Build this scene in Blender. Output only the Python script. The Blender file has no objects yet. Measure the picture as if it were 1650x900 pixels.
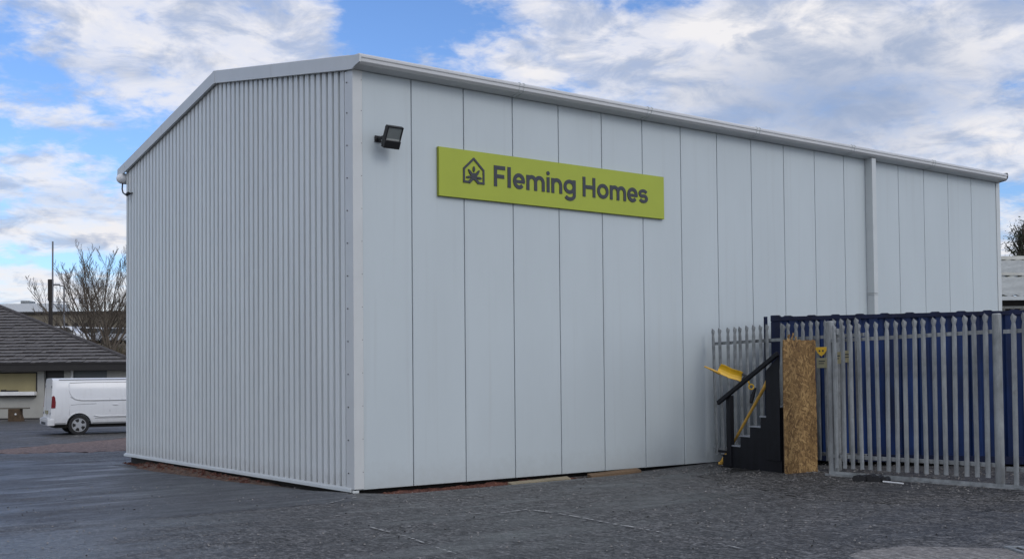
import bpy, bmesh, math, random
from mathutils import Vector, Matrix, noise
random.seed(7)
R = math.radians
scene = bpy.context.scene
COL = scene.collection

# ------------------------------------------------------------------ camera
CAM = Vector((-8.2969, -14.9737, 1.7305))
YAW, PITCH, ROLL, FPX, SHY = 0.9252, 0.0308, -0.0095, 1805.95, 96.49
fw = Vector((math.cos(YAW) * math.cos(PITCH), math.sin(YAW) * math.cos(PITCH), math.sin(PITCH)))
rt = Vector((math.sin(YAW), -math.cos(YAW), 0))
up = rt.cross(fw)
rt, up = rt * math.cos(ROLL) + up * math.sin(ROLL), -rt * math.sin(ROLL) + up * math.cos(ROLL)
cd = bpy.data.cameras.new('camera')
cam = bpy.data.objects.new('camera', cd)
COL.objects.link(cam)
cam.matrix_world = Matrix(((rt.x, up.x, -fw.x, CAM.x), (rt.y, up.y, -fw.y, CAM.y), (rt.z, up.z, -fw.z, CAM.z), (0, 0, 0, 1)))
cd.sensor_fit = 'HORIZONTAL'
cd.sensor_width = 36
cd.lens = 36 * FPX / 1650
cd.shift_y = SHY / 1650
cd.clip_start = 0.1
cd.clip_end = 6000
scene.camera = cam
U2 = Vector((math.sin(YAW), -math.cos(YAW), 0))     # sideways direction of the far left group
V2 = Vector((math.cos(YAW), math.sin(YAW), 0))      # away direction
ANG = math.atan2(U2.y, U2.x)


def LD(lat, dep, z=0.0):
    p = CAM + U2 * lat + V2 * dep
    return Vector((p.x, p.y, z))


# ------------------------------------------------------------------ helpers
def tag(o, label=None, cat=None, group=None, kind=None):
    if label: o['label'] = label
    if cat: o['category'] = cat
    if group: o['group'] = group
    if kind: o['kind'] = kind
    return o


def empty(name, loc=(0, 0, 0), rz=0.0, label=None, cat=None, group=None):
    o = bpy.data.objects.new(name, None)
    o.empty_display_size = 0.2
    COL.objects.link(o)
    o.location = loc
    o.rotation_euler = (0, 0, rz)
    return tag(o, label, cat, group)


class MB:
    def __init__(s):
        s.v = []; s.f = []; s.mi = []; s.cur = 0

    def add(s, vs, fs):
        b = len(s.v)
        s.v += [tuple(v) for v in vs]
        s.f += [tuple(b + i for i in f) for f in fs]
        s.mi += [s.cur] * len(fs)
        return s

    def box(s, x0, x1, y0, y1, z0, z1):
        return s.add([(x0, y0, z0), (x1, y0, z0), (x1, y1, z0), (x0, y1, z0), (x0, y0, z1), (x1, y0, z1), (x1, y1, z1), (x0, y1, z1)],
                     [(3, 2, 1, 0), (4, 5, 6, 7), (0, 1, 5, 4), (1, 2, 6, 5), (2, 3, 7, 6), (3, 0, 4, 7)])

    def hexa(s, b, t):
        return s.add(list(b) + list(t), [(3, 2, 1, 0), (4, 5, 6, 7), (0, 1, 5, 4), (1, 2, 6, 5), (2, 3, 7, 6), (3, 0, 4, 7)])

    def bar(s, a, b, w, h, upv=(0, 0, 1)):
        a = Vector(a); b = Vector(b); d = (b - a).normalized()
        upv = Vector(upv)
        if abs(d.dot(upv)) > .98: upv = Vector((1, 0, 0))
        sd = d.cross(upv).normalized() * w / 2
        u = sd.cross(d).normalized() * h / 2
        r = lambda p: [p - sd - u, p + sd - u, p + sd + u, p - sd + u]
        return s.add(r(a) + r(b), [(0, 1, 2, 3), (7, 6, 5, 4), (0, 4, 5, 1), (1, 5, 6, 2), (2, 6, 7, 3), (3, 7, 4, 0)])

    def tube(s, pts, rad, n=8, caps=True):
        pts = [Vector(p) for p in pts]
        if not isinstance(rad, (list, tuple)): rad = [rad] * len(pts)
        b = len(s.v); prev = None
        for i, p in enumerate(pts):
            d = (pts[min(i + 1, len(pts) - 1)] - pts[max(i - 1, 0)])
            d = d.normalized() if d.length > 1e-9 else Vector((0, 0, 1))
            if prev is None:
                a = d.cross(Vector((0, 0, 1)))
                if a.length < .05: a = d.cross(Vector((1, 0, 0)))
            else:
                a = prev - d * prev.dot(d)
            a.normalize(); prev = a
            c = d.cross(a)
            for k in range(n):
                t = 2 * math.pi * k / n
                s.v.append(tuple(p + (a * math.cos(t) + c * math.sin(t)) * rad[i]))
        for i in range(len(pts) - 1):
            for k in range(n):
                s.f.append((b + i * n + k, b + i * n + (k + 1) % n, b + (i + 1) * n + (k + 1) % n, b + (i + 1) * n + k)); s.mi.append(s.cur)
        if caps:
            s.f.append(tuple(b + k for k in reversed(range(n)))); s.mi.append(s.cur)
            s.f.append(tuple(b + (len(pts) - 1) * n + k for k in range(n))); s.mi.append(s.cur)
        return s

    def prism(s, poly, axis, a, b):
        """extrude a 2D polygon; axis 'x': poly=(y,z); 'y': poly=(x,z); 'z': poly=(x,y)"""
        def P(q, t):
            return {'x': (t, q[0], q[1]), 'y': (q[0], t, q[1]), 'z': (q[0], q[1], t)}[axis]
        n = len(poly)
        vs = [P(q, a) for q in poly] + [P(q, b) for q in poly]
        fs = [tuple(range(n))[::-1], tuple(range(n, 2 * n))] + [(i, (i + 1) % n, n + (i + 1) % n, n + i) for i in range(n)]
        return s.add(vs, fs)

    def build(s, name, mat, parent=None, smooth=False, bevel=0.0, solid=0.0, seg=1, fix=True):
        me = bpy.data.meshes.new(name)
        me.from_pydata(s.v, [], s.f)
        mats = mat if isinstance(mat, (list, tuple)) else [mat]
        for m in mats: me.materials.append(m)
        for p, i in zip(me.polygons, s.mi): p.material_index = i
        if fix:
            bm = bmesh.new(); bm.from_mesh(me)
            bmesh.ops.recalc_face_normals(bm, faces=bm.faces)
            bm.to_mesh(me); bm.free()
        if smooth:
            me.shade_smooth()
        me.update()
        o = bpy.data.objects.new(name, me)
        COL.objects.link(o)
        if parent is not None: o.parent = parent
        if solid:
            m = o.modifiers.new('solid', 'SOLIDIFY'); m.thickness = solid; m.offset = 0
        if bevel:
            m = o.modifiers.new('bevel', 'BEVEL'); m.width = bevel; m.segments = seg; m.limit_method = 'ANGLE'; m.angle_limit = R(40)
        return o


def shared(src, parent, mat4=None, loc=None):
    c = src.copy(); COL.objects.link(c); c.parent = parent
    if loc is not None: c.location = loc
    return c


# ------------------------------------------------------------------ materials
def mat(name):
    m = bpy.data.materials.new(name); m.use_nodes = True
    nt = m.node_tree
    return m, nt, nt.nodes, nt.links, nt.nodes['Principled BSDF']


def simple(name, col, rough=.5, metal=0.0, var=.12, scale=3.0, bump=0.0, bscale=40.0, spec=.5, stretch=None):
    m, nt, N, L, B = mat(name)
    tc = N.new('ShaderNodeTexCoord')
    src = tc.outputs['Object']
    if stretch:
        mp = N.new('ShaderNodeMapping'); mp.inputs['Scale'].default_value = stretch
        L.new(src, mp.inputs[0]); src = mp.outputs[0]
    nz = N.new('ShaderNodeTexNoise'); nz.inputs['Scale'].default_value = scale; nz.inputs['Detail'].default_value = 6
    nz.inputs['Roughness'].default_value = .6
    L.new(src, nz.inputs['Vector'])
    cr = N.new('ShaderNodeValToRGB')
    c = Vector(col[:3])
    cr.color_ramp.elements[0].position = .3; cr.color_ramp.elements[1].position = .7
    cr.color_ramp.elements[0].color = (*(c * (1 - var)), 1); cr.color_ramp.elements[1].color = (*(c * (1 + var)), 1)
    L.new(nz.outputs[0], cr.inputs[0]); L.new(cr.outputs[0], B.inputs['Base Color'])
    B.inputs['Roughness'].default_value = rough; B.inputs['Metallic'].default_value = metal
    B.inputs['Specular IOR Level'].default_value = spec
    if bump:
        n2 = N.new('ShaderNodeTexNoise'); n2.inputs['Scale'].default_value = bscale; n2.inputs['Detail'].default_value = 5
        L.new(src, n2.inputs['Vector'])
        bp = N.new('ShaderNodeBump'); bp.inputs['Strength'].default_value = bump; bp.inputs['Distance'].default_value = .02
        L.new(n2.outputs[0], bp.inputs['Height']); L.new(bp.outputs[0], B.inputs['Normal'])
    return m


M = {}
M['clad'] = simple('flat_cladding', (.485, .54, .56), .42, 0, .035, .8, .05, 1.2, .35, (1, 1, .35))
def add_splash(m, ztop, col, amt):
    nt = m.node_tree; N = nt.nodes; L = nt.links; B = N['Principled BSDF']
    src = B.inputs['Base Color'].links[0].from_socket
    tc = N.new('ShaderNodeTexCoord'); sp = N.new('ShaderNodeSeparateXYZ'); L.new(tc.outputs['Object'], sp.inputs[0])
    nz = N.new('ShaderNodeTexNoise'); nz.inputs['Scale'].default_value = 7; nz.inputs['Detail'].default_value = 8; nz.inputs['Roughness'].default_value = .75; L.new(tc.outputs['Object'], nz.inputs['Vector'])
    mr = N.new('ShaderNodeMapRange'); L.new(sp.outputs[2], mr.inputs[0]); mr.inputs[1].default_value = 0; mr.inputs[2].default_value = ztop; mr.inputs[3].default_value = .62; mr.inputs[4].default_value = -.1
    ad = N.new('ShaderNodeMath'); ad.operation = 'ADD'; L.new(mr.outputs[0], ad.inputs[0]); L.new(nz.outputs[0], ad.inputs[1])
    m2 = N.new('ShaderNodeMapRange'); L.new(ad.outputs[0], m2.inputs[0]); m2.inputs[1].default_value = .6; m2.inputs[2].default_value = 1.2; m2.inputs[3].default_value = 0; m2.inputs[4].default_value = amt
    # thin run-off streaks
    mp = N.new('ShaderNodeMapping'); mp.inputs['Scale'].default_value = (9, 9, .25); L.new(tc.outputs['Object'], mp.inputs[0])
    n2 = N.new('ShaderNodeTexNoise'); n2.inputs['Scale'].default_value = 1; n2.inputs['Detail'].default_value = 5; L.new(mp.outputs[0], n2.inputs['Vector'])
    m3 = N.new('ShaderNodeMapRange'); L.new(n2.outputs[0], m3.inputs[0]); m3.inputs[1].default_value = .55; m3.inputs[2].default_value = .8; m3.inputs[4].default_value = .12
    mm = N.new('ShaderNodeMath'); mm.operation = 'MAXIMUM'; L.new(m2.outputs[0], mm.inputs[0]); L.new(m3.outputs[0], mm.inputs[1])
    mx = N.new('ShaderNodeMix'); mx.data_type = 'RGBA'; L.new(mm.outputs[0], mx.inputs[0]); L.new(src, mx.inputs[6]); mx.inputs[7].default_value = (*col, 1)
    L.new(mx.outputs[2], B.inputs['Base Color'])


def vary(m, amt, rust=0.0):
    nt = m.node_tree; N = nt.nodes; L = nt.links; B = N['Principled BSDF']
    src = B.inputs['Base Color'].links[0].from_socket
    tc = N.new('ShaderNodeTexCoord'); geo = N.new('ShaderNodeNewGeometry')
    mp = N.new('ShaderNodeMapping'); mp.inputs['Scale'].default_value = (5.5, 5.5, .8); L.new(geo.outputs['Position'], mp.inputs[0])
    n = N.new('ShaderNodeTexNoise'); n.inputs['Scale'].default_value = 1; n.inputs['Detail'].default_value = 6; L.new(mp.outputs[0], n.inputs['Vector'])
    mr = N.new('ShaderNodeMapRange'); L.new(n.outputs[0], mr.inputs[0]); mr.inputs[1].default_value = .3; mr.inputs[2].default_value = .7; mr.inputs[3].default_value = 1 - amt; mr.inputs[4].default_value = 1 + amt
    sc = N.new('ShaderNodeVectorMath'); sc.operation = 'SCALE'; L.new(src, sc.inputs[0]); L.new(mr.outputs[0], sc.inputs['Scale'])
    n2 = N.new('ShaderNodeTexNoise'); n2.inputs['Scale'].default_value = 6; n2.inputs['Detail'].default_value = 8; n2.inputs['Roughness'].default_value = .7; L.new(geo.outputs['Position'], n2.inputs['Vector'])
    m2 = N.new('ShaderNodeMapRange'); L.new(n2.outputs[0], m2.inputs[0]); m2.inputs[1].default_value = .62; m2.inputs[2].default_value = .72; m2.inputs[4].default_value = rust
    mx = N.new('ShaderNodeMix'); mx.data_type = 'RGBA'; L.new(m2.outputs[0], mx.inputs[0]); L.new(sc.outputs[0], mx.inputs[6]); mx.inputs[7].default_value = (.10, .055, .03, 1)
    L.new(mx.outputs[2], B.inputs['Base Color'])


add_splash(M['clad'], .6, (.24, .22, .19), .22)
M['corr'] = simple('corrugated_cladding', (.63, .66, .66), .4, 0, .05, 1.5, 0, 40, .4, (1, 1, .2))
M['seam'] = simple('seam_shadow_gap', (.13, .14, .16), .7)
add_splash(M['corr'], .4, (.24, .21, .18), .3)
M['trim'] = simple('grey_trim', (.53, .55, .55), .42, 0, .04, 2)
M['gutter'] = simple('gutter_coat', (.56, .57, .575), .35, 0, .06, 2, 0, 40, .5, (.3, 1, 1))
M['pipe'] = simple('pipe_coat', (.52, .55, .55), .4, 0, .05, 2)
M['roof'] = simple('roof_coat', (.5, .51, .52), .4, 0, .06, 1)
M['screw'] = simple('screw_metal', (.12, .12, .13), .5, .4)
M['white_pl'] = simple('white_plastic', (.75, .76, .77), .3)
M['black_pl'] = simple('black_plastic', (.012, .012, .014), .45)
M['dark'] = simple('black_and_gap_shade', (.02, .018, .016), .9)  # near-black colour, also standing for shade in the wall gap and drain
M['concrete'] = simple('concrete', (.22, .21, .2), .85, 0, .2, 4, .4, 30)
M['green'] = simple('sign_green', (.34, .40, .026), .42, 0, .04, 1.5)
M['green_edge'] = simple('sign_green_edge', (.26, .29, .025), .5)
M['ink'] = simple('sign_charcoal', (.028, .033, .043), .5, 0, .05)
M['glass_l'] = simple('lamp_glass', (.17, .19, .19), .25)
M['reflector'] = simple('lamp_reflector', (.5, .52, .5), .25, .3)
M['galv'] = simple('galvanised_steel', (.245, .26, .265), .55, .2, .28, 9, .15, 60, .5, (1, 1, .5))
M['galv2'] = simple('weathered_galvanised_steel', (.21, .225, .23), .6, .15, .3, 7, .15, 60)
M['blue'] = simple('container_blue', (.0035, .018, .078), .5, 0, .3, 1.3, .05, 8, .3)
M['blue_dark'] = simple('container_edge_blue', (.003, .008, .035), .6, 0, .3, 3, 0, 40, .3)
M['stair'] = simple('black_paint', (.005, .0055, .009), .65, 0, .3, 4, 0, 40, .3)
M['tread'] = simple('tread_edge', (.25, .27, .3), .6)
M['yellow'] = simple('yellow_plastic', (.72, .43, .02), .45, 0, .12, 8)
M['yellow_h'] = simple('yellow_handle', (.62, .36, .06), .55, 0, .2, 14)
M['cream'] = simple('cream_plate', (.30, .28, .17), .6)
M['timber'] = simple('pale_timber', (.24, .205, .14), .8, 0, .25, 6, .3, 30, .3, (.3, 3, 3))
M['timber2'] = simple('brown_timber', (.15, .10, .06), .8, 0, .3, 6, .3, 30, .3, (.3, 3, 3))
M['van'] = simple('van_white', (.70, .715, .73), .22, 0, .02, 1, 0, 1, .5)
add_splash(M['van'], 1.0, (.22, .20, .18), .35)
M['vanline'] = simple('van_gap_and_crease_shade', (.10, .105, .115), .6)  # door gaps, and shading painted along the creases
M['tyre'] = simple('tyre_rubber', (.015, .015, .016), .8)
M['alloy'] = simple('alloy', (.55, .56, .57), .3, .6)
M['redlamp'] = simple('red_lens', (.16, .012, .015), .2)
M['glass'] = simple('dark_glass', (.02, .024, .028), .08)
M['render'] = simple('pale_render', (.36, .355, .32), .85, 0, .08, 2, .2, 60)
M['render2'] = simple('grey_panel', (.12, .135, .14), .6)
M['beige'] = simple('beige_shutter', (.32, .275, .14), .7, 0, .06, 1.5)
M['sill'] = simple('white_sill', (.72, .72, .7), .5)
M['fascia'] = simple('dark_trim_eave_shade', (.018, .016, .015), .7)  # dark trim, also the colour of the eave shadow band
M['tile'] = simple('roof_tile', (.125, .118, .115), .8, 0, .35, 7, .5, 16, .3)
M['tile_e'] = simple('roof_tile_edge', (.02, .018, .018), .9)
M['hipt'] = simple('hip_tile', (.06, .055, .055), .85, 0, .3, 5)
M['block'] = simple('brown_block', (.07, .045, .025), .9, 0, .4, 6)
M['plank'] = simple('weathered_plank', (.12, .11, .09), .8)
M['bark'] = simple('bark', (.105, .085, .065), .9, 0, .3, 4)
M['twig'] = simple('red_brown_twig', (.10, .062, .04), .9, 0, .35, 2)
M['twig2'] = simple('olive_twig', (.12, .105, .065), .9, 0, .35, 2)
M['stone'] = simple('far_stone', (.17, .15, .115), .9, 0, .45, .35, .2, 2)
M['farwhite'] = simple('far_white_cladding', (.60, .64, .68), .5, 0, .03, .3)
M['farroof'] = simple('far_pale_roof', (.36, .37, .34), .5, 0, .2, .7, 0, 1, .4, (1, 4, 1))
M['farroof_l'] = simple('far_roof_flashing', (.5, .5, .46), .5)
M['pole'] = simple('dark_pole', (.025, .02, .017), .8)
M['mast'] = simple('mast_metal', (.17, .17, .18), .5, .3)
M['leaf'] = simple('dark_needles', (.035, .045, .022), .8, 0, .4, 2)
M['carw'] = simple('far_car_white', (.7, .72, .74), .3)
M['cars'] = simple('far_car_silver', (.35, .37, .4), .3)
M['hill'] = simple('hill_scrub', (.085, .07, .045), .95, 0, .5, .6, .3, 3)


def m_rubble(name, c1, c2, c3):
    m, nt, N, L, B = mat(name)
    tc = N.new('ShaderNodeTexCoord')
    vo = N.new('ShaderNodeTexVoronoi'); vo.inputs['Scale'].default_value = 14
    nz = N.new('ShaderNodeTexNoise'); nz.inputs['Scale'].default_value = 9; nz.inputs['Detail'].default_value = 8; nz.inputs['Roughness'].default_value = .75
    for n in (vo, nz): L.new(tc.outputs['Object'], n.inputs['Vector'])
    cr = N.new('ShaderNodeValToRGB'); e = cr.color_ramp.elements
    e[0].position = .32; e[0].color = (*c1, 1); e[1].position = .72; e[1].color = (*c3, 1)
    k = e.new(.5); k.color = (*c2, 1)
    L.new(nz.outputs[0], cr.inputs[0]); L.new(cr.outputs[0], B.inputs['Base Color'])
    B.inputs['Roughness'].default_value = .9
    bp = N.new('ShaderNodeBump'); bp.inputs['Strength'].default_value = .9; bp.inputs['Distance'].default_value = .03
    mx = N.new('ShaderNodeMath'); mx.operation = 'ADD'
    L.new(nz.outputs[0], mx.inputs[0]); L.new(vo.outputs['Distance'], mx.inputs[1])
    L.new(mx.outputs[0], bp.inputs['Height']); L.new(bp.outputs[0], B.inputs['Normal'])
    return m


M['soil'] = m_rubble('brown_soil', (.03, .018, .012), (.09, .05, .03), (.22, .14, .09))
M['brickdust'] = m_rubble('red_brick_rubble', (.035, .014, .01), (.10, .035, .022), (.2, .09, .06))


def m_asphalt(name, lo, hi, rlo, rhi, aggr=1.0, fleck=.5, spec=.25, wetscale=.35):
    m, nt, N, L, B = mat(name)
    tc = N.new('ShaderNodeTexCoord'); O = tc.outputs['Object']
    def nz(sc, det=6, ro=.6, src=O, dist=0):
        n = N.new('ShaderNodeTexNoise'); n.inputs['Scale'].default_value = sc; n.inputs['Detail'].default_value = det
        n.inputs['Roughness'].default_value = ro; n.inputs['Distortion'].default_value = dist
        L.new(src, n.inputs['Vector']); return n.outputs[0]
    def mth(op, a, b=None, c=None):
        n = N.new('ShaderNodeMath'); n.operation = op
        for i, x in enumerate((a, b, c)):
            if x is None: continue
            if isinstance(x, (int, float)): n.inputs[i].default_value = x
            else: L.new(x, n.inputs[i])
        return n.outputs[0]
    def ramp(src, p0, p1, c0=0.0, c1=1.0):
        n = N.new('ShaderNodeMapRange'); n.inputs[1].default_value = p0; n.inputs[2].default_value = p1
        n.inputs[3].default_value = c0; n.inputs[4].default_value = c1
        L.new(src, n.inputs[0]); return n.outputs[0]
    big = nz(wetscale, 5, .55, O, .6)
    mid = nz(2.3, 6, .65)
    fine = nz(26, 8, .8)
    mp = N.new('ShaderNodeMapping'); mp.inputs['Rotation'].default_value = (0, 0, R(37)); mp.inputs['Scale'].default_value = (.45, 1.6, 1)
    mg = N.new('ShaderNodeMapping'); mg.inputs['Rotation'].default_value = (0, 0, R(37)); mg.inputs['Scale'].default_value = (1.0, .4, 1); L.new(O, mg.inputs[0])
    L.new(O, mp.inputs[0])
    streak = nz(1.1, 6, .6, mp.outputs[0], .8)
    vo3 = N.new('ShaderNodeTexVoronoi'); vo3.inputs['Scale'].default_value = 26; L.new(mg.outputs[0], vo3.inputs['Vector'])
    sep3 = N.new('ShaderNodeSeparateColor'); L.new(vo3.outputs['Color'], sep3.inputs[0])
    lump = nz(21, 6, .75, mg.outputs[0], .8)
    vo = N.new('ShaderNodeTexVoronoi'); vo.inputs['Scale'].default_value = 42; L.new(O, vo.inputs['Vector'])
    vo2 = N.new('ShaderNodeTexVoronoi'); vo2.inputs['Scale'].default_value = 95; L.new(O, vo2.inputs['Vector'])
    base = mth('ADD', mth('MULTIPLY', big, .45), mth('ADD', mth('MULTIPLY', mid, .3), mth('MULTIPLY', streak, .35)))
    mix = N.new('ShaderNodeMix'); mix.data_type = 'RGBA'
    mix.inputs[6].default_value = (*lo, 1); mix.inputs[7].default_value = (*hi, 1)
    L.new(ramp(base, .38, .7), mix.inputs[0])
    # aggregate: each stone its own tone
    sep = N.new('ShaderNodeSeparateColor'); L.new(vo.outputs['Color'], sep.inputs[0])
    tone = ramp(sep.outputs[0], 0, 1, 1 - .65 * aggr, 1 + .8 * aggr)
    ft = ramp(fine, .3, .7, 1 - .35 * aggr, 1 + .35 * aggr)
    fl = mth('MULTIPLY', mth('GREATER_THAN', sep.outputs[1], .93), fleck * 2.2)
    tt = mth('ADD', mth('MULTIPLY', mth('MULTIPLY', tone, ft), mth('MULTIPLY', ramp(lump, .36, .64, max(.12, 1 - .62 * aggr), 1 + .95 * aggr), ramp(sep3.outputs[0], 0, 1, 1 - .5 * aggr, 1 + .5 * aggr))), fl)
    vm = N.new('ShaderNodeVectorMath'); vm.operation = 'SCALE'
    L.new(mix.outputs[2], vm.inputs[0]); L.new(tt, vm.inputs['Scale'])
    L.new(vm.outputs[0], B.inputs['Base Color'])
    # damp areas: scattered film of water, most of it in the hollow before the smooth patch
    pd = N.new('ShaderNodeVectorMath'); pd.operation = 'DISTANCE'; L.new(O, pd.inputs[0]); pd.inputs[1].default_value = (-5.6, -2.6, 0)
    near = ramp(pd.outputs['Value'], .3, 3.6, .24, 0)
    wetn = nz(.75, 6, .62, mp.outputs[0], .5)
    wet = ramp(mth('ADD', wetn, near), .50, .66, 0, 1)
    rgh = ramp(mth('ADD', mth('MULTIPLY', streak, .6), mth('MULTIPLY', big, .45)), .4, .68, rlo, rhi)
    L.new(mth('MULTIPLY', rgh, mth('MULTIPLY_ADD', wet, -.38, 1.0)), B.inputs['Roughness'])
    L.new(mth('MULTIPLY_ADD', wet, .18, spec), B.inputs['Specular IOR Level'])
    vw = N.new('ShaderNodeVectorMath'); vw.operation = 'SCALE'; L.new(vm.outputs[0], vw.inputs[0]); L.new(mth('MULTIPLY_ADD', wet, -.22, 1.0), vw.inputs['Scale'])
    L.new(vw.outputs[0], B.inputs['Base Color'])
    h = mth('ADD', mth('MULTIPLY', vo.outputs['Distance'], -.5 * aggr), mth('ADD', mth('MULTIPLY', fine, .5), mth('MULTIPLY', vo2.outputs['Distance'], -.25 * aggr)))
    bp = N.new('ShaderNodeBump'); bp.inputs['Strength'].default_value = .55; bp.inputs['Distance'].default_value = .012 * max(aggr, .3)
    L.new(h, bp.inputs['Height'])
    bp2 = N.new('ShaderNodeBump'); bp2.inputs['Strength'].default_value = .5; bp2.inputs['Distance'].default_value = .05
    L.new(mth('ADD', mth('ADD', mid, streak), mth('MULTIPLY', lump, .5 * aggr)), bp2.inputs['Height']); L.new(bp.outputs[0], bp2.inputs['Normal'])
    L.new(bp2.outputs[0], B.inputs['Normal'])
    return m


M['asph'] = m_asphalt('rough_asphalt', (.031, .031, .031), (.072, .071, .070), .38, .8, 1.0, .5, .28)
M['asph2'] = m_asphalt('smooth_asphalt', (.022, .023, .026), (.055, .057, .062), .34, .7, .6, .25, .32, wetscale=.6)
M['asph3'] = m_asphalt('worn_concrete', (.12, .115, .11), (.2, .19, .18), .6, .85, .4, .2)
nt_ = M['asph3'].node_tree; B_ = nt_.nodes['Principled BSDF']; wv = nt_.nodes.new('ShaderNodeTexWave'); wv.inputs['Scale'].default_value = 3.2; wv.inputs['Distortion'].default_value = 2.5; wv.inputs['Detail'].default_value = 2
tc_ = nt_.nodes.new('ShaderNodeTexCoord'); mp_ = nt_.nodes.new('ShaderNodeMapping'); mp_.inputs['Rotation'].default_value = (0, 0, R(25)); nt_.links.new(tc_.outputs['Object'], mp_.inputs[0]); nt_.links.new(mp_.outputs[0], wv.inputs['Vector'])
bw = nt_.nodes.new('ShaderNodeBump'); bw.inputs['Strength'].default_value = .8; bw.inputs['Distance'].default_value = .02; nt_.links.new(wv.outputs['Fac'], bw.inputs['Height']); nt_.links.new(B_.inputs['Normal'].links[0].from_socket, bw.inputs['Normal']); nt_.links.new(bw.outputs[0], B_.inputs['Normal'])
M['asph4'] = m_asphalt('dirty_chippings', (.022, .022, .022), (.060, .058, .056), .6, .85, 1.3, .9)
M['earth'] = m_rubble('red_earth', (.05, .038, .036), (.17, .12, .105), (.40, .31, .28))
M['chalk'] = simple('chalk_mark', (.30, .30, .29), .8, 0, .5, 20)


def m_osb():
    m, nt, N, L, B = mat('strand_board')
    tc = N.new('ShaderNodeTexCoord')
    nzd = N.new('ShaderNodeTexNoise'); nzd.inputs['Scale'].default_value = 9; nzd.inputs['Detail'].default_value = 2; L.new(tc.outputs['Object'], nzd.inputs['Vector'])
    sc_ = N.new('ShaderNodeVectorMath'); sc_.operation = 'SCALE'; sc_.inputs['Scale'].default_value = .05; L.new(nzd.outputs[1], sc_.inputs[0])
    wp = N.new('ShaderNodeVectorMath'); wp.operation = 'ADD'; L.new(tc.outputs['Object'], wp.inputs[0]); L.new(sc_.outputs[0], wp.inputs[1])
    outs = []
    for k, (ang, sx_, sz_) in enumerate(((22, 46, 9), (-38, 40, 8), (70, 42, 9), (-8, 60, 12))):
        rotn = N.new('ShaderNodeMapping'); rotn.inputs['Rotation'].default_value = (0, R(ang), 0); L.new(wp.outputs[0], rotn.inputs[0])
        mp = N.new('ShaderNodeMapping'); mp.inputs['Scale'].default_value = (sx_, 1, sz_); mp.inputs['Location'].default_value = (k * 3.1, 0, k * 7.7); L.new(rotn.outputs[0], mp.inputs[0])
        vo = N.new('ShaderNodeTexVoronoi'); vo.inputs['Scale'].default_value = 1; L.new(mp.outputs[0], vo.inputs['Vector'])
        sp = N.new('ShaderNodeSeparateColor'); L.new(vo.outputs['Color'], sp.inputs[0]); outs.append(sp)
    # the strand whose second random channel is highest lies on top
    top = outs[0].outputs[0]; hi = outs[0].outputs[1]
    for sp in outs[1:]:
        gt = N.new('ShaderNodeMath'); gt.operation = 'GREATER_THAN'; L.new(sp.outputs[1], gt.inputs[0]); L.new(hi, gt.inputs[1])
        mx = N.new('ShaderNodeMix'); mx.data_type = 'FLOAT'; L.new(gt.outputs[0], mx.inputs[0]); L.new(top, mx.inputs[2]); L.new(sp.outputs[0], mx.inputs[3]); top = mx.outputs[0]
        mh = N.new('ShaderNodeMath'); mh.operation = 'MAXIMUM'; L.new(hi, mh.inputs[0]); L.new(sp.outputs[1], mh.inputs[1]); hi = mh.outputs[0]
    big = N.new('ShaderNodeTexNoise'); big.inputs['Scale'].default_value = 2.2; big.inputs['Detail'].default_value = 4; L.new(tc.outputs['Object'], big.inputs['Vector'])
    ad = N.new('ShaderNodeMath'); ad.operation = 'MULTIPLY_ADD'; ad.inputs[1].default_value = .75; L.new(top, ad.inputs[0])
    bs = N.new('ShaderNodeMath'); bs.operation = 'MULTIPLY_ADD'; bs.inputs[1].default_value = .8; bs.inputs[2].default_value = -.27; L.new(big.outputs[0], bs.inputs[0]); L.new(bs.outputs[0], ad.inputs[2])
    cr = N.new('ShaderNodeValToRGB'); e = cr.color_ramp.elements
    e[0].position = .05; e[0].color = (.085, .043, .014, 1); e[1].position = .95; e[1].color = (.42, .27, .11, 1)
    k = e.new(.5); k.color = (.21, .12, .040, 1)
    L.new(ad.outputs[0], cr.inputs[0]); L.new(cr.outputs[0], B.inputs['Base Color'])
    B.inputs['Roughness'].default_value = .75
    bp = N.new('ShaderNodeBump'); bp.inputs['Strength'].default_value = .7; bp.inputs['Distance'].default_value = .006
    L.new(ad.outputs[0], bp.inputs['Height']); L.new(bp.outputs[0], B.inputs['Normal'])
    return m


M['osb'] = m_osb()


vary(M['galv'], .28, .25); vary(M['galv2'], .35, .4); vary(M['blue'], .45, .3); vary(M['blue_dark'], .4, .35)
vary(M['stair'], .4, .0)

# ------------------------------------------------------------------ ground
def sst(a, b, x):
    t = min(1, max(0, (x - a) / (b - a))); return t * t * (3 - 2 * t)


def gz(x, y):
    z = -.03 + .004 * min(max(x, -15), 25) - .015 * max(y, -16)
    k = .02
    d = (z + .22) / k
    z = -.22 + (k * math.log1p(math.exp(d)) if d < 30 else d * k)
    # dug-out edge along the two walls
    if -.8 < x < 19 and -.9 < y < 11.5:
        if y < 0 and x > -.2:
            amt = (.03 + .11 * math.exp(-((x - 3.2) / 2.0) ** 2)) * (1 - sst(6.0, 8.5, x))
            z -= amt * (1 - sst(.15, .85, -y)) * sst(-.2, .6, x)
        elif x < 0 and y > 0:
            z -= .04 * (1 - sst(.12, .7, -x)) * sst(0, 1.5, y) * (1 - sst(9, 11, y))
        elif x >= 0 and y >= 0:
            z -= .06
    return z


def axis(stops):
    out = []
    for (a, b, st) in stops:
        n = max(1, round((b - a) / st))
        out += [a + (b - a) * i / n for i in range(n)]
    out.append(stops[-1][1])
    return out


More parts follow.
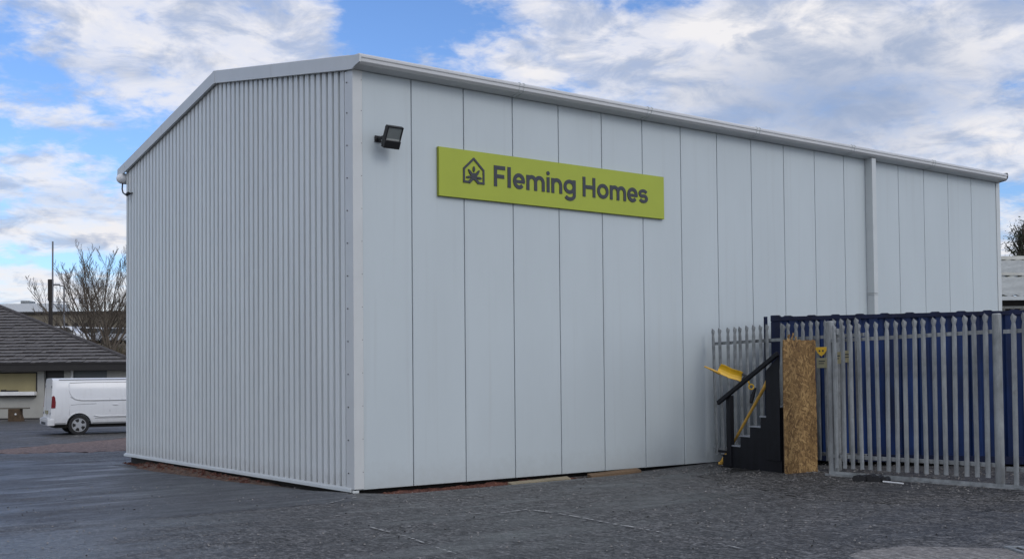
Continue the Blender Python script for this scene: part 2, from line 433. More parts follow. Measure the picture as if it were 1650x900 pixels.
xs = axis([(-2600, -200, 400), (-200, -30, 17), (-30, -1, 1.0), (-1, 9, .1), (9, 30, 1), (30, 200, 17), (200, 2600, 400)])
ys = axis([(-2600, -200, 400), (-200, -22, 17), (-22, -1, 1.0), (-1, .6, .08), (.6, 12, .5), (12, 30, 2), (30, 200, 17), (200, 2600, 400)])
g = MB()
for y in ys:
    for x in xs: g.v.append((x, y, gz(x, y)))
nx = len(xs)
for j in range(len(ys) - 1):
    for i in range(nx - 1):
        a = j * nx + i; g.f.append((a, a + 1, a + nx + 1, a + nx)); g.mi.append(0)
tag(g.build('ground', M['asph'], smooth=True, fix=False), kind='structure')


def sheet(name, near, far, material, lift=.004, nu=40, nv=10, kind='structure', wob=0.0):
    """a patch between two polylines, following the ground"""
    def samp(pl, t):
        Ls = [0]
        for a, b in zip(pl, pl[1:]): Ls.append(Ls[-1] + math.dist(a, b))
        s = t * Ls[-1]
        for k in range(len(pl) - 1):
            if s <= Ls[k + 1] + 1e-9:
                q = (s - Ls[k]) / (Ls[k + 1] - Ls[k]); return [pl[k][i] + (pl[k + 1][i] - pl[k][i]) * q for i in (0, 1)]
        return list(pl[-1])
    m = MB()
    for j in range(nv + 1):
        for i in range(nu + 1):
            a = samp(near, i / nu); b = samp(far, i / nu); t = j / nv
            x = a[0] + (b[0] - a[0]) * t; y = a[1] + (b[1] - a[1]) * t
            if wob:
                e = wob * (1 if j in (0, nv) else 0)
                x += e * (noise.noise(Vector((x * 1.7, y * 1.7, 3))) + .5 * noise.noise(Vector((x * 6, y * 6, 9))))
                y += e * (noise.noise(Vector((x * 1.7, y * 1.7, 7))) + .5 * noise.noise(Vector((x * 6, y * 6, 5))))
            m.v.append((x, y, gz(x, y) + (lift + .003 if (0 < j < nv and 0 < i < nu) else -.006)))
    for j in range(nv):
        for i in range(nu):
            a = j * (nu + 1) + i; m.f.append((a, a + 1, a + nu + 2, a + nu + 1)); m.mi.append(0)
    o = m.build(name, material, smooth=True)
    return tag(o, kind=kind)


sheet('asphalt_patch', [(-9, .6), (-5.04, -.245), (-4.385, -.50), (-3.425, -1.08), (-2.2, -1.12), (-1.15, -1.18), (-.35, -1.05)],
      [(-9, 14.6), (-6, 14.8), (-3, 14.6), (-1.6, 13.6), (-.75, 11.9), (-.42, 9.5), (-.2, -.2)], M['asph2'], .004, 90, 60, wob=.16)
sheet('earth_strip', [(-2.2, 16.9), (-1.2, 16.4), (.3, 15.6), (2.2, 14.8), (4, 14.6)], [(-1.9, 17.4), (-.4, 18.6), (2.0, 20.4), (5, 22.4), (7, 23.0)], M['earth'], .01, 80, 40, wob=1.1)
sheet('chippings_strip', [(9.0, -2.0), (5.2, -2.0), (3.5, -5.5), (3.9, -8.2), (6.3, -11)], [(9, -.05), (7.2, -.55), (7.2, -4), (6.9, -7), (8, -10)], M['asph4'], .003, 90, 40, wob=.6)
sheet('concrete_patch', [(.55, -10.4), (.2, -9.9), (-.25, -9.3), (.02, -8.78), (.35, -8.72)], [(2.3, -10.6), (2.0, -10.2), (1.5, -9.7), (1.2, -9.3), (.8, -8.8)], M['asph3'], .008, 30, 14, wob=.07)


def stroke(pts, w, gap, seed):
    rnd = random.Random(seed); m = MB()
    for (a, b) in zip(pts, pts[1:]):
        a = Vector(a); b = Vector(b); n = max(2, int((b - a).length / .06)); d = (b - a).normalized(); s = Vector((-d.y, d.x))
        for i in range(n):
            if rnd.random() < gap: continue
            p = a.lerp(b, i / n); q = a.lerp(b, (i + 1) / n)
            ww = w * rnd.uniform(.4, 1)
            vs = [p - s * ww, q - s * ww, q + s * ww, p + s * ww]
            m.add([(v.x, v.y, gz(v.x, v.y) + .0135) for v in vs], [(0, 1, 2, 3)])
    return m


tag(stroke([(-.52, -3.68), (-.07, -3.89), (.32, -3.82), (.29, -4.47), (.21, -5.02), (.11, -5.51), (.06, -5.93), (-.05, -6.54)], .018, .38, 3).build('chalk_mark', M['chalk']), kind='structure')
tag(stroke([(-1.98, -3.92), (-2.1, -4.88), (-2.3, -5.7), (-2.41, -6.26)], .016, .38, 5).build('chalk_mark', M['chalk']), kind='structure')
tag(stroke([(-.22, -7.46), (-.33, -7.87)], .016, .25, 8).build('chalk_mark', M['chalk']), kind='structure')
tag(stroke([(-1.15, -1.25), (-.75, -.95), (-.4, -.75)], .018, .25, 9).build('chalk_mark', M['chalk']), kind='structure')

# drain grate, lower right corner
dg = empty('drain_grate', (1.25, -9.72, gz(1.25, -9.72)), R(-37), 'dark slotted metal drain grate set in pale concrete at the front edge', 'drain grate')
m = MB(); m.box(-.02, .62, -.16, .16, .009, .011); m.build('pit_shade', M['dark'], dg)  # thin dark plate on the ground stands for the shaded pit
m = MB()
m.box(-.06, -.02, -.19, .19, .009, .026); m.box(.62, .66, -.19, .19, .009, .026)
m.box(-.02, .62, -.19, -.16, .009, .026); m.box(-.02, .62, .16, .19, .009, .026)
m.build('frame', M['galv2'], dg)
m = MB()
for i in range(7): m.box(.05 + i * .085, .085 + i * .085, -.16, .16, .012, .024)
m.build('bars', M['galv2'], dg)

# loose stones scattered on the asphalt
def rock(m, c, r, rnd):
    vs = []
    ph = rnd.random() * 6
    for k in range(5):
        t = ph + k * 1.2566; rr = r * rnd.uniform(.7, 1.1)
        vs.append((c[0] + rr * math.cos(t), c[1] + rr * math.sin(t), c[2] - r * .2))
    for k in range(5):
        t = ph + k * 1.2566 + .3; rr = r * rnd.uniform(.4, .8)
        vs.append((c[0] + rr * math.cos(t), c[1] + rr * math.sin(t), c[2] + r * rnd.uniform(.4, .7)))
    m.add(vs, [(0, 1, 6, 5), (1, 2, 7, 6), (2, 3, 8, 7), (3, 4, 9, 8), (4, 0, 5, 9), (5, 6, 7, 8, 9)])


rnd = random.Random(11)
m = MB()
for i in range(1300):
    d = rnd.uniform(9.5, 19) ; a = rnd.uniform(-.46, .46)
    p = LD(a * d, d)
    if (p.x > -.1 and p.y > -.1): continue
    m.cur = 0 if rnd.random() < .7 else 1
    rock(m, (p.x, p.y, gz(p.x, p.y) + .009), rnd.choice((.004, .005, .007, .009, .014)), rnd)
tag(m.build('loose_gravel', [M['concrete'], M['asph4']]), 'small loose stones scattered over the wet asphalt', 'gravel', kind='stuff')
m = MB()
for i in range(900):
    x = rnd.uniform(5.6, 9); y = rnd.uniform(-7, -.2)
    if x > 6.9 and y > -.5: continue
    rock(m, (x, y, gz(x, y) + .012), rnd.choice((.006, .009, .012, .018)), rnd)
tag(m.build('fence_gravel', M['asph3']), 'pale stone chippings lying along the foot of the fence', 'gravel', kind='stuff')


def heap(name, x0, x1, y0, y1, hfun, material, nx_, ny_, label, cat):
    m = MB()
    for j in range(ny_ + 1):
        for i in range(nx_ + 1):
            x = x0 + (x1 - x0) * i / nx_; y = y0 + (y1 - y0) * j / ny_
            m.v.append((x, y, hfun(x, y)))
    for j in range(ny_):
        for i in range(nx_):
            a = j * (nx_ + 1) + i; m.f.append((a, a + 1, a + nx_ + 2, a + nx_ + 1)); m.mi.append(0)
    return tag(m.build(name, material, smooth=True), label, cat, kind='stuff')


def hs(x, y):
    n = noise.fractal(Vector((x * 5, y * 2.2, 1)), 1, 2, 5)
    n2 = noise.fractal(Vector((x * 14, y * 14, 4)), 1, 2, 3)
    e_ = -.60 + .50 * sst(7.5, 10.4, y)
    prof = sst(e_, e_ + .34, x + .12 * noise.noise(Vector((y * 1.3, 0, 0))) * (1 - sst(9, 10.4, y)))
    k_ = sst(1.2, 4.2, y)
    hgt = (.02 + .07 * sst(3.2, 8, y)) * prof + .03 * n * prof + .018 * n2 * prof
    return gz(x, y) - .02 + k_ * (.035 * prof + hgt) - .01 * (1 - k_) - .02 * (1 - sst(0, .12, prof))


soil = heap('soil_bank', -.62, .1, 1.0, 10.75, hs, M['soil'], 26, 260, 'crumbly brown soil heaped under the corrugated wall foot', 'soil')


def hr(x, y):
    n = noise.fractal(Vector((x * 3, y * 6, 8)), 1, 2, 5); n2 = noise.fractal(Vector((x * 15, y * 15, 2)), 1, 2, 3)
    prof = sst(-.42, -.2, y + .05 * noise.noise(Vector((x * 2, 5, 0)))) * sst(.15, .8, x) * (1 - sst(3.6, 4.6, x))
    return gz(x, y) - .012 + prof * (.03 + .025 * n + .018 * n2)


heap('brick_rubble', .1, 5.0, -.45, .12, hr, M['brickdust'], 180, 22, 'crushed red brick strip along the foot of the flat panel wall', 'rubble')
m = MB()
for i in range(260):
    y = 3.2 + 7.4 * rnd.random(); x = rnd.uniform(-.42 + .36 * sst(7.5, 10.4, y), .0)
    rock(m, (x, y, hs(x, y)), rnd.choice((.012, .02, .03, .045)), rnd)
for i in range(170):
    x = .4 + 3.4 * rnd.random(); y = rnd.uniform(-.32, -.05)
    rock(m, (x, y, hr(x, y)), rnd.choice((.01, .014, .02, .03)), rnd)
tag(m.build('brick_fragments', M['brickdust']), 'broken brick lumps lying in the soil under the wall', 'rubble', kind='stuff')

for (a, b, mt_, lab, n) in (((2.75, -.22, -.115), (4.06, -.17, -.10), 'timber', 'pale weathered timber length lying at the foot of the flat wall', 'timber_plank'),
                            ((4.5, -.19, -.085), (5.72, -.15, -.055), 'timber2', 'brown split timber length lying at the wall foot, the further one', 'timber_plank')):
    m = MB(); a = Vector(a); b = Vector(b)
    N_ = 10
    for k in range(N_):
        p = a.lerp(b, k / N_); q = a.lerp(b, (k + 1) / N_)
        w0 = .10 * (1 - .5 * (k == N_ - 1)); hh = .075 + .01 * math.sin(k * 2.1)
        m.hexa([(p.x, p.y - .06, p.z - .02), (q.x, q.y - .06, q.z - .02), (q.x, q.y + .07, q.z - .02), (p.x, p.y + .07, p.z - .02)],
               [(p.x, p.y - .045, p.z + .05), (q.x, q.y - .045, q.z + .05 - .01 * (k == N_ - 1)), (q.x, q.y + .07, q.z + .075), (p.x, p.y + .07, p.z + .075)])
    tag(m.build(n, M[mt_], bevel=.006), lab, 'timber')

# ------------------------------------------------------------------ the metal clad building
W, LEN, HW = 10.6, 18.31, 6.37
YR = 5.28
def under(y):
    return 6.376 + .1743 * y if y < YR else 6.376 + .1743 * YR - (y - YR) * .1743
def overr(y):
    return 6.592 + .1776 * y if y < YR else 6.592 + .1776 * YR - (y - YR) * .1776


wh = empty('industrial_building', (0, 0, 0), 0, 'large pale grey metal clad shed with corrugated gable and flat panel side wall', 'industrial building')
# corrugated gable
m = MB(); prof = []
y = .20
prof.append((0.0, .0))
edges = []
yy = .10
k = 0
P_ = [(0, 0.02)]
while True:
    c = .258 + .2 * k        # valley centre
    if c > W - .1: break
    P_ += [(0, c - .042), (.010, c - .038), (.09, c - .034), (.09, c + .034), (.010, c + .038), (0, c + .042), (0, c + .094), (.006, c + .1), (0, c + .106)]
    k += 1
P_ += [(0, W - .02)]
P_.sort(key=lambda q: q[1])
for (x, yv) in P_:
    m.v.append((x, yv, .02)); m.v.append((x, yv, min(under(yv), 9) + .05))
for i in range(len(P_) - 1):
    m.f.append((2 * i, 2 * i + 2, 2 * i + 3, 2 * i + 1)); m.mi.append(0)
m.build('corrugated_gable', M['corr'], wh, solid=0.0, fix=False)
# flat panels
m = MB()
x0 = .035
bnd = [.03] + [i + .035 for i in range(1, 19)]
bnd[-1] = LEN - .02
for a, b in zip(bnd, bnd[1:]):
    g_ = .0075; c = .006; a2 = a + g_; b2 = b - g_
    m.v += [];
    z0, z1 = .0, HW + .15
    vs = [(a2, c, z0), (a2 + c, 0, z0 + c), (b2 - c, 0, z0 + c), (b2, c, z0), (a2, c, z1), (a2 + c, 0, z1), (b2 - c, 0, z1), (b2, c, z1),
          (a2, .06, z0), (b2, .06, z0), (a2, .06, z1), (b2, .06, z1)]
    m.add(vs, [(1, 2, 6, 5), (0, 1, 5, 4), (2, 3, 7, 6), (0, 3, 2, 1), (0, 4, 10, 8), (3, 9, 11, 7), (8, 9, 3, 0)])
m.build('flat_panel_wall', M['clad'], wh)
m = MB(); m.box(.02, LEN - .03, .03, .055, .015, HW + .1); m.build('panel_joint', M['seam'], wh)
# far and rear walls
m = MB(); m.box(LEN - .08, LEN - .02, .07, W, 0, 6.3); m.box(.06, LEN - .08, W - .08, W - .01, 0, 6.3); m.build('rear_wall', M['clad'], wh)
m = MB(); m.prism([(.07, 6.25), (W - .08, 6.25), (YR, 7.2)], 'x', LEN - .08, LEN - .02); m.build('far_gable', M['corr'], wh)
# corner flashing near corner: gable side + wall side, with a central crease
m = MB(); m.prism([(-.016, .245), (-.016, .10), (-.026, .085), (-.026, -.02), (.14, -.02), (.152, -.006), (.152, .001), (.02, .001), (.02, .245)], 'z', .015, 6.40)
m.build('corner_flashing', M['trim'], wh, bevel=.003)
m = MB(); m.prism([(LEN - .17, -.014), (LEN + .0, -.014), (LEN + .0, .16), (LEN - .022, .16), (LEN - .022, .01), (LEN - .15, .01)], 'z', .0, 6.42)
m.build('corner_flashing', M['pipe'], wh, bevel=.003)
sc = MB(); sc.tube([(-.0165, 0, 0), (-.026, 0, 0)], .011, 8)
sc.tube([(-.026, 0, 0), (-.031, 0, 0)], .007, 6)
sc0 = None
kz = 0
for z in [6.22] + [5.83 - .0 + 0 for _ in ()] + [5.75 - .5 * i for i in range(0, 12)]:
    if sc0 is None:
        sc0 = sc.build('screw', M['screw'], wh); o = sc0
    else: o = shared(sc0, wh)
    o.location = (0.0, .17, z)
    o2 = shared(sc0, wh); o2.location = (.125, 0.008, z + .02); o2.rotation_euler = (0, 0, R(90))
# gable foot flashing
m = MB(); m.prism([(.02, .035), (-.012, .035), (-.05, .018), (-.055, -.03), (-.03, -.036), (.02, -.03)], 'y', .06, W - .02)
m.build('foot_flashing', M['pipe'], wh, bevel=.003)
m = MB(); m.prism([(-.06, -.03), (.05, -.03), (.05, -.018), (-.06, -.018)], 'z', -.05, -.002); m.build('corner_foot', M['pipe'], wh, bevel=.004)
m = MB(); m.box(.04, LEN - .03, .065, .2, -.012, -.001); m.box(.065, LEN, .16, .2, -.4, -.012); m.box(.12, .2, .2, W, -.5, .01); m.build('foundation_gap_shade', M['dark'], wh)  # near-black so its colour carries the shadow under the panels
# barge boards
def barge(ya, yb, nm):
    n = 8; m = MB(); vs = []
    for q in (ya, yb):
        u, o = under(q), overr(q)
        vs += [(-.075, q, u), (-.075, q, o), (-.055, q, o + .012), (.25, q, o + .012), (.25, q, o - .02), (-.045, q, o - .02), (-.045, q, u + .02), (-.02, q, u + .012), (-.02, q, u)]
    k = 9
    m.add(vs, [tuple(range(k))[::-1], tuple(range(k, 2 * k))] + [(i, (i + 1) % k, k + (i + 1) % k, k + i) for i in range(k)])
    return m.build(nm, M['trim'], wh, bevel=.002)


barge(0.06, 2.75, 'barge_board'); barge(2.757, YR - .002, 'barge_board'); barge(YR + .002, 8.1, 'barge_board'); barge(8.107, 10.5, 'barge_board')
# shaped eave ends of the barge: near side sweeps up to the gutter lip
m = MB(); m.prism([(.055, under(.06)), (.055, overr(.06) + .0), (-.33, overr(-.33)), (-.33, overr(-.33) - .11), (-.19, 6.40), (-.10, 6.362)], 'x', -.077, -.046)
m.build('barge_end', M['trim'], wh, bevel=.002)
m = MB(); m.prism([(10.505, under(10.5)), (10.505, overr(10.5)), (10.98, overr(10.98)), (11.0, overr(11.0) - .13), (10.88, 6.33), (10.6, 6.36)], 'x', -.077, -.046)
m.build('barge_end', M['trim'], wh, bevel=.002)
m = MB(); m.prism([(YR - .05, under(YR - .05)), (YR + .05, under(YR + .05)), (YR + .05, overr(YR + .05)), (YR, overr(YR) + .004), (YR - .05, overr(YR - .05))], 'x', -.079, -.0755)
m.prism([(YR - .2, overr(YR - .2) + .02), (YR, overr(YR) + .03), (YR + .2, overr(YR + .2) + .02), (YR + .2, overr(YR + .2) + .005), (YR, overr(YR) + .012), (YR - .2, overr(YR - .2) + .005)], 'x', -.01, LEN + .05)
m.build('ridge_cap', M['trim'], wh)
# roof sheets
m = MB()
m.prism([(-.26, overr(-.26) - .03), (YR, overr(YR) - .03), (YR, overr(YR) - .12), (-.26, overr(-.26) - .07)], 'x', -.04, LEN - .02)
m.prism([(YR + .003, overr(YR) - .03), (W + .25, overr(W + .25) - .03), (W + .25, overr(W + .25) - .07), (YR + .003, overr(YR) - .12)], 'x', -.04, LEN + .06)
m.build('roof', M['roof'], wh)
m = MB()
xk = .2
while xk < LEN:
    m.bar((xk, -.26, overr(-.26) - .022), (xk, YR - .1, overr(YR - .1) - .022), .06, .03); xk += .333
m.build('roof_ribs', M['roof'], wh)
# gutter
gp = [(-.235, 6.575), (-.255, 6.565), (-.262, 6.525), (-.245, 6.505), (-.24, 6.47), (-.20, 6.425), (-.10, 6.41), (-.035, 6.40), (-.035, 6.385), (-.11, 6.392), (-.21, 6.408), (-.258, 6.46), (-.263, 6.50), (-.285, 6.52), (-.275, 6.585), (-.235, 6.59)]
gp = [(-.13, 6.58), (-.265, 6.572), (-.285, 6.55), (-.285, 6.515), (-.272, 6.503), (-.268, 6.455), (-.225, 6.418), (-.03, 6.385), (-.02, 6.395), (-.02, 6.50)]
m = MB(); m.prism(gp, 'x', -.045, 18.22); m.build('gutter', M['gutter'], wh, bevel=.004)
m = MB(); m.prism([(-.275, 6.60), (-.292, 6.56), (-.292, 6.51), (-.276, 6.45), (-.23, 6.408), (-.02, 6.375), (-.02, 6.60)], 'x', 18.221, 18.232); m.build('gutter_end', M['black_pl'], wh)
bp_ = [(-.13, 6.589), (-.27, 6.581), (-.293, 6.555), (-.293, 6.51), (-.279, 6.50), (-.275, 6.45), (-.23, 6.411), (-.03, 6.377), (-.02, 6.39), (-.02, 6.5)]
b0 = None
for xg in (2.98, 5.93, 8.9, 11.96, 15.0):
    for dx in (0, .09):
        if b0 is None:
            m = MB(); m.prism(bp_, 'x', 0, .022); b0 = m.build('gutter_strap', M['pipe'], wh); b0.location.x = xg
        else:
            o = shared(b0, wh); o.location.x = xg + dx
sc1 = MB(); sc1.bar((0, 0, 0), (0, 0, .03), .02, .02)
s0 = None
for i in range(9):
    if s0 is None: s0 = sc1.build('roof_fixing', M['screw'], wh); o = s0
    else: o = shared(s0, wh)
    o.location = (1.6 + i * 1.95, -.2, 6.53)
# downpipe
dpp = MB(); dpp.box(12.785, 12.93, -.19, -.002, 3.425, 6.40)
dp = dpp.build('downpipe', M['pipe'], wh, bevel=.006)
m = MB(); m.box(12.79, 12.925, -.185, -.002, .02, 3.42); m.build('downpipe_lower', M['pipe'], wh, bevel=.006)
m = MB(); m.box(12.775, 12.94, -.195, -.002, 3.40, 3.418); m.build('pipe_bracket', M['trim'], wh)
# left eave: white gutter end dome and black hose
m = MB()
for i in range(7):
    t = i / 6 * math.pi / 2
    pass
pts = [(-.03 - .15 * math.sin(t), 10.72, 6.27) for t in [i / 6 * math.pi / 2 for i in range(7)]]
rr = [.125 * math.cos(i / 6 * math.pi / 2 * .98) for i in range(7)]
m.tube([(.3, 10.72, 6.27)] + pts, [.125] + rr, 16); m.build('eave_end_cap', M['white_pl'], wh, smooth=True)
m = MB(); m.tube([(-.06, 10.66, 6.16), (-.07, 10.66, 6.02), (-.07, 10.6, 5.93), (-.07, 10.45, 5.87), (-.06, 10.25, 5.86), (-.0, 10.15, 5.87)], .017, 8); m.tube([(-.075, 10.32, 5.85), (-.075, 10.2, 5.86)], .04, 8)
m.build('overflow_hose', M['black_pl'], wh, smooth=True)

# ------------------------------------------------------------------ floodlight
fl = empty('floodlight', (.42, -.01, 5.37), 0, 'black floodlight with grey glass tilted out from the flat wall near the corner', 'floodlight')
m = MB(); m.box(-.06, .06, -.012, .0, -.05, .05); m.tube([(0, -.01, 0), (0, -.17, .0)], .028, 10); m.tube([(-.0, -.16, 0), (.05, -.19, 0)], .035, 10)
m.build('wall_bracket', M['black_pl'], fl, bevel=.002)
hd = empty('x', (0, 0, 0)); bpy.data.objects.remove(hd)
# head: built in a tilted frame. local: X width, v along face upward, n outward
tilt = R(28)
vdir = Vector((0, -math.sin(tilt), math.cos(tilt))); ndir = Vector((0, -math.cos(tilt), -math.sin(tilt)))
c0 = Vector((.10, -.29, -.015))
def FP(x, v, n): return tuple(c0 + Vector((x * .9, 0, 0)) + vdir * v * .82 + ndir * n)
def fbox(m, x0, x1, v0, v1, n0, n1):
    m.hexa([FP(x0, v0, n0), FP(x1, v0, n0), FP(x1, v0, n1), FP(x0, v0, n1)], [FP(x0, v1, n0), FP(x1, v1, n0), FP(x1, v1, n1), FP(x0, v1, n1)])
m = MB(); fbox(m, -.155, .155, -.21, .21, -.06, -.02); fbox(m, -.155, -.13, -.06, .21, -.02, .012); fbox(m, .13, .155, -.06, .21, -.02, .012)
fbox(m, -.13, .13, .185, .21, -.02, .012); fbox(m, -.155, .155, -.21, -.06, -.02, .03)
m.build('lamp_body', M['black_pl'], fl, bevel=.004)
m = MB(); fbox(m, -.13, .13, -.055, .185, -.018, .0); m.build('lamp_glass', M['glass_l'], fl)
m = MB(); fbox(m, -.128, .128, -.058, -.03, .001, .01); m.build('reflector_strip', M['reflector'], fl)
m = MB()
for i in range(9): fbox(m, -.14 + i * .034, -.134 + i * .034, -.18, .18, -.095, -.06)
m.build('cooling_fins', M['black_pl'], fl)
m = MB(); m.tube([(-.01, -.15, 0), (-.01, -.24, -.05)], .02, 8); m.build('arm', M['black_pl'], fl)

# ------------------------------------------------------------------ sign
sg = empty('sign_board', (4.015, -.0, 4.98), 0, 'long lime green sign board with charcoal house emblem and lettering on the flat wall', 'sign')
hwid, hh = 2.505, .392
m = MB(); m.box(-hwid, hwid, -.06, -.052, -hh, hh); m.build('face_panel', M['green'], sg)
m = MB(); m.box(-hwid - .004, hwid + .004, -.052, -.004, -hh - .004, hh + .004); m.build('tray_edge', M['green_edge'], sg)
LD_ = [0]
def strip(m, pts, w, closed=False):
    """a stroke of constant width through 2D points (x, z), raised off the board"""
    LD_[0] += 1
    d0 = -.068 - .00012 * (LD_[0] % 40); d1 = -.0603
    P = [Vector((p[0] - 4.015, p[1] - 4.98)) for p in pts]; n = len(P); A = []; B = []
    for k in range(n):
        a = P[(k - 1) % n] if (closed or k) else None; b = P[(k + 1) % n] if (closed or k < n - 1) else None
        if a is None: t = (b - P[k]).normalized(); nn = Vector((-t.y, t.x)); f = 1
        elif b is None: t = (P[k] - a).normalized(); nn = Vector((-t.y, t.x)); f = 1
        else:
            t1 = (P[k] - a).normalized(); t2 = (b - P[k]).normalized(); t = (t1 + t2).normalized(); nn = Vector((-t.y, t.x)); f = 1 / max(.5, nn.dot(Vector((-t1.y, t1.x))))
        A.append(P[k] + nn * w / 2 * f); B.append(P[k] - nn * w / 2 * f)
    for k in range(n if closed else n - 1):
        q = (k + 1) % n
        r = [A[k], A[q], B[q], B[k]]
        m.add([(p.x, d0, p.y) for p in r] + [(p.x, d1, p.y) for p in r], [(0, 1, 2, 3), (0, 4, 5, 1), (2, 6, 7, 3)] + ([(3, 7, 4, 0)] if (k == 0 and not closed) else []) + ([(1, 5, 6, 2)] if (k == n - 2 and not closed) else []))
def arc(cx, cz, rx, rz, a0, a1, n=18):
    return [(cx + rx * math.cos(R(a0 + (a1 - a0) * i / n)), cz + rz * math.sin(R(a0 + (a1 - a0) * i / n))) for i in range(n + 1)]
BL, XH, CP, SW_ = 4.838, 5.098, 5.185, .064
hwS = SW_ / 2
def letter(fn, *a):
    m = MB(); fn(m, *a); m.build('letter', M['ink'], sg, fix=True)
def L_F(m, a, b):
    strip(m, [(a + hwS, BL), (a + hwS, CP)], SW_); strip(m, [(a + SW_, CP - hwS), (b, CP - hwS)], SW_); strip(m, [(a + SW_, BL + .17), (b - .02, BL + .17)], SW_)
def L_l(m, a, b): strip(m, [((a + b) / 2, BL), ((a + b) / 2, CP)], SW_ + .004)
def L_o(m, a, b): strip(m, arc((a + b) / 2, (BL + XH) / 2, (b - a) / 2 - hwS, (XH - BL) / 2 - hwS + .004, 0, 345, 23), SW_, True)
def L_e(m, a, b):
    cx, cz = (a + b) / 2, (BL + XH) / 2; rx, rz = (b - a) / 2 - hwS, (XH - BL) / 2 - hwS + .004
    strip(m, arc(cx, cz, rx, rz, -8, 318, 26), SW_); strip(m, [(a + .05, cz - .006), (b - .004, cz - .006)], .052)
def arch(m, x0, x1):
    r = (x1 - x0) / 2; c = (x0 + x1) / 2
    strip(m, arc(c, XH - hwS - r * 1.0, r, r * 1.0 + .002, 178, 0, 14) + [(x1, BL)], SW_)
def L_n(m, a, b): strip(m, [(a + hwS, BL), (a + hwS, XH - .004)], SW_); arch(m, a + hwS, b - hwS)
def L_m(m, a, b):
    c = (a + b) / 2; strip(m, [(a + hwS, BL), (a + hwS, XH - .004)], SW_); arch(m, a + hwS, c); arch(m, c, b - hwS)
def L_i(m, a, b):
    c = (a + b) / 2; strip(m, [(c, BL), (c, XH)], SW_); strip(m, arc(c, 5.166, .018, .018, 0, 330, 11), .036, True)
def L_g(m, a, b):
    strip(m, arc((a + b) / 2 - .004, (BL + XH) / 2 + .01, (b - a) / 2 - hwS, (XH - BL) / 2 - hwS - .006, 0, 345, 23), SW_, True)
    r = (b - a) / 2 - hwS
    strip(m, [(b - hwS, XH), (b - hwS, BL - .005)] + arc(b - hwS - r, BL - .005, r, .068, -12, -155, 14), SW_)
def L_H(m, a, b):
    strip(m, [(a + hwS, BL), (a + hwS, CP)], SW_); strip(m, [(b - hwS, BL), (b - hwS, CP)], SW_); strip(m, [(a + SW_, (BL + CP) / 2), (b - SW_, (BL + CP) / 2)], SW_)
def L_s(m, a, b):
    cx = (a + b) / 2; rx = (b - a) / 2 - hwS; q = (XH - BL) / 4 - hwS / 2 + .004
    strip(m, arc(cx, XH - hwS - q, rx, q, 20, 255, 14)[:-1] + arc(cx, BL + hwS + q, rx, q, 75, -160, 14), SW_ - .006)
for fn, a, b in ((L_F, 2.592, 2.825), (L_l, 2.873, 2.941), (L_e, 2.988, 3.24), (L_m, 3.271, 3.667), (L_i, 3.707, 3.779), (L_n, 3.814, 4.055), (L_g, 4.091, 4.36),
                 (L_H, 4.523, 4.817), (L_o, 4.86, 5.132), (L_m, 5.163, 5.554), (L_e, 5.586, 5.843), (L_s, 5.866, 6.102)):
    letter(fn, a, b)
# emblem: house outline with a sprouting plant
m = MB()
ex, ez = -1.83, -.14      # centre bottom
def EP(x, z): return (ex + x, ez + z)
th = .036
def seg(a, b, w=th, d0=-.070, d1=-.0605):
    a = Vector(EP(*a)); b = Vector(EP(*b)); d = (b - a).normalized(); s = Vector((-d.y, d.x)) * w / 2
    q = [a - s, b - s, b + s, a + s]
    m.add([(p.x, d0, p.y) for p in q] + [(p.x, d1, p.y) for p in q], [(0, 1, 2, 3), (7, 6, 5, 4), (0, 4, 5, 1), (1, 5, 6, 2), (2, 6, 7, 3), (3, 7, 4, 0)])
def leaf(cx, cz, ang, ln, w, d0):
    n = 10; pts = []
    for i in range(n):
        t = i / n * 2 * math.pi
        lx = math.cos(t) * ln / 2; lz = math.sin(t) * w / 2 * (1 - .25 * abs(math.cos(t)))
        pts.append(EP(cx + lx * math.cos(ang) - lz * math.sin(ang), cz + lx * math.sin(ang) + lz * math.cos(ang)))
    vs = [(p[0], d0, p[1]) for p in pts] + [(p[0], -.0605, p[1]) for p in pts]
    m.add(vs, [tuple(range(n)), tuple(range(n, 2 * n))[::-1]] + [(i, i + n, (i + 1) % n + n, (i + 1) % n) for i in range(n)])
Hh = .41
seg((-.195, .0), (-.195, .235), d0=-.0700); seg((.195, .0), (.195, .235), d0=-.0701)
seg((-.203, .222), (.005, .412), d0=-.0712); seg((.203, .222), (-.005, .412), d0=-.0713)
seg((-.213, .018), (-.08, .018), d0=-.0721); seg((.213, .018), (.08, .018), d0=-.0722)
seg((-.10, .010), (.0, .105), .05, d0=-.0731); seg((.10, .010), (.0, .105), .05, d0=-.0732)
leaf(0, .115, 0, .13, .13, -.0741)
leaf(-.062, .165, R(128), .16, .052, -.0751); leaf(.062, .165, R(52), .16, .052, -.0752)
leaf(0, .235, R(90), .095, .05, -.0761)
leaf(-.105, .098, R(188), .105, .042, -.0771); leaf(.105, .098, R(-8), .105, .042, -.0772)
m.build('emblem', M['ink'], sg)

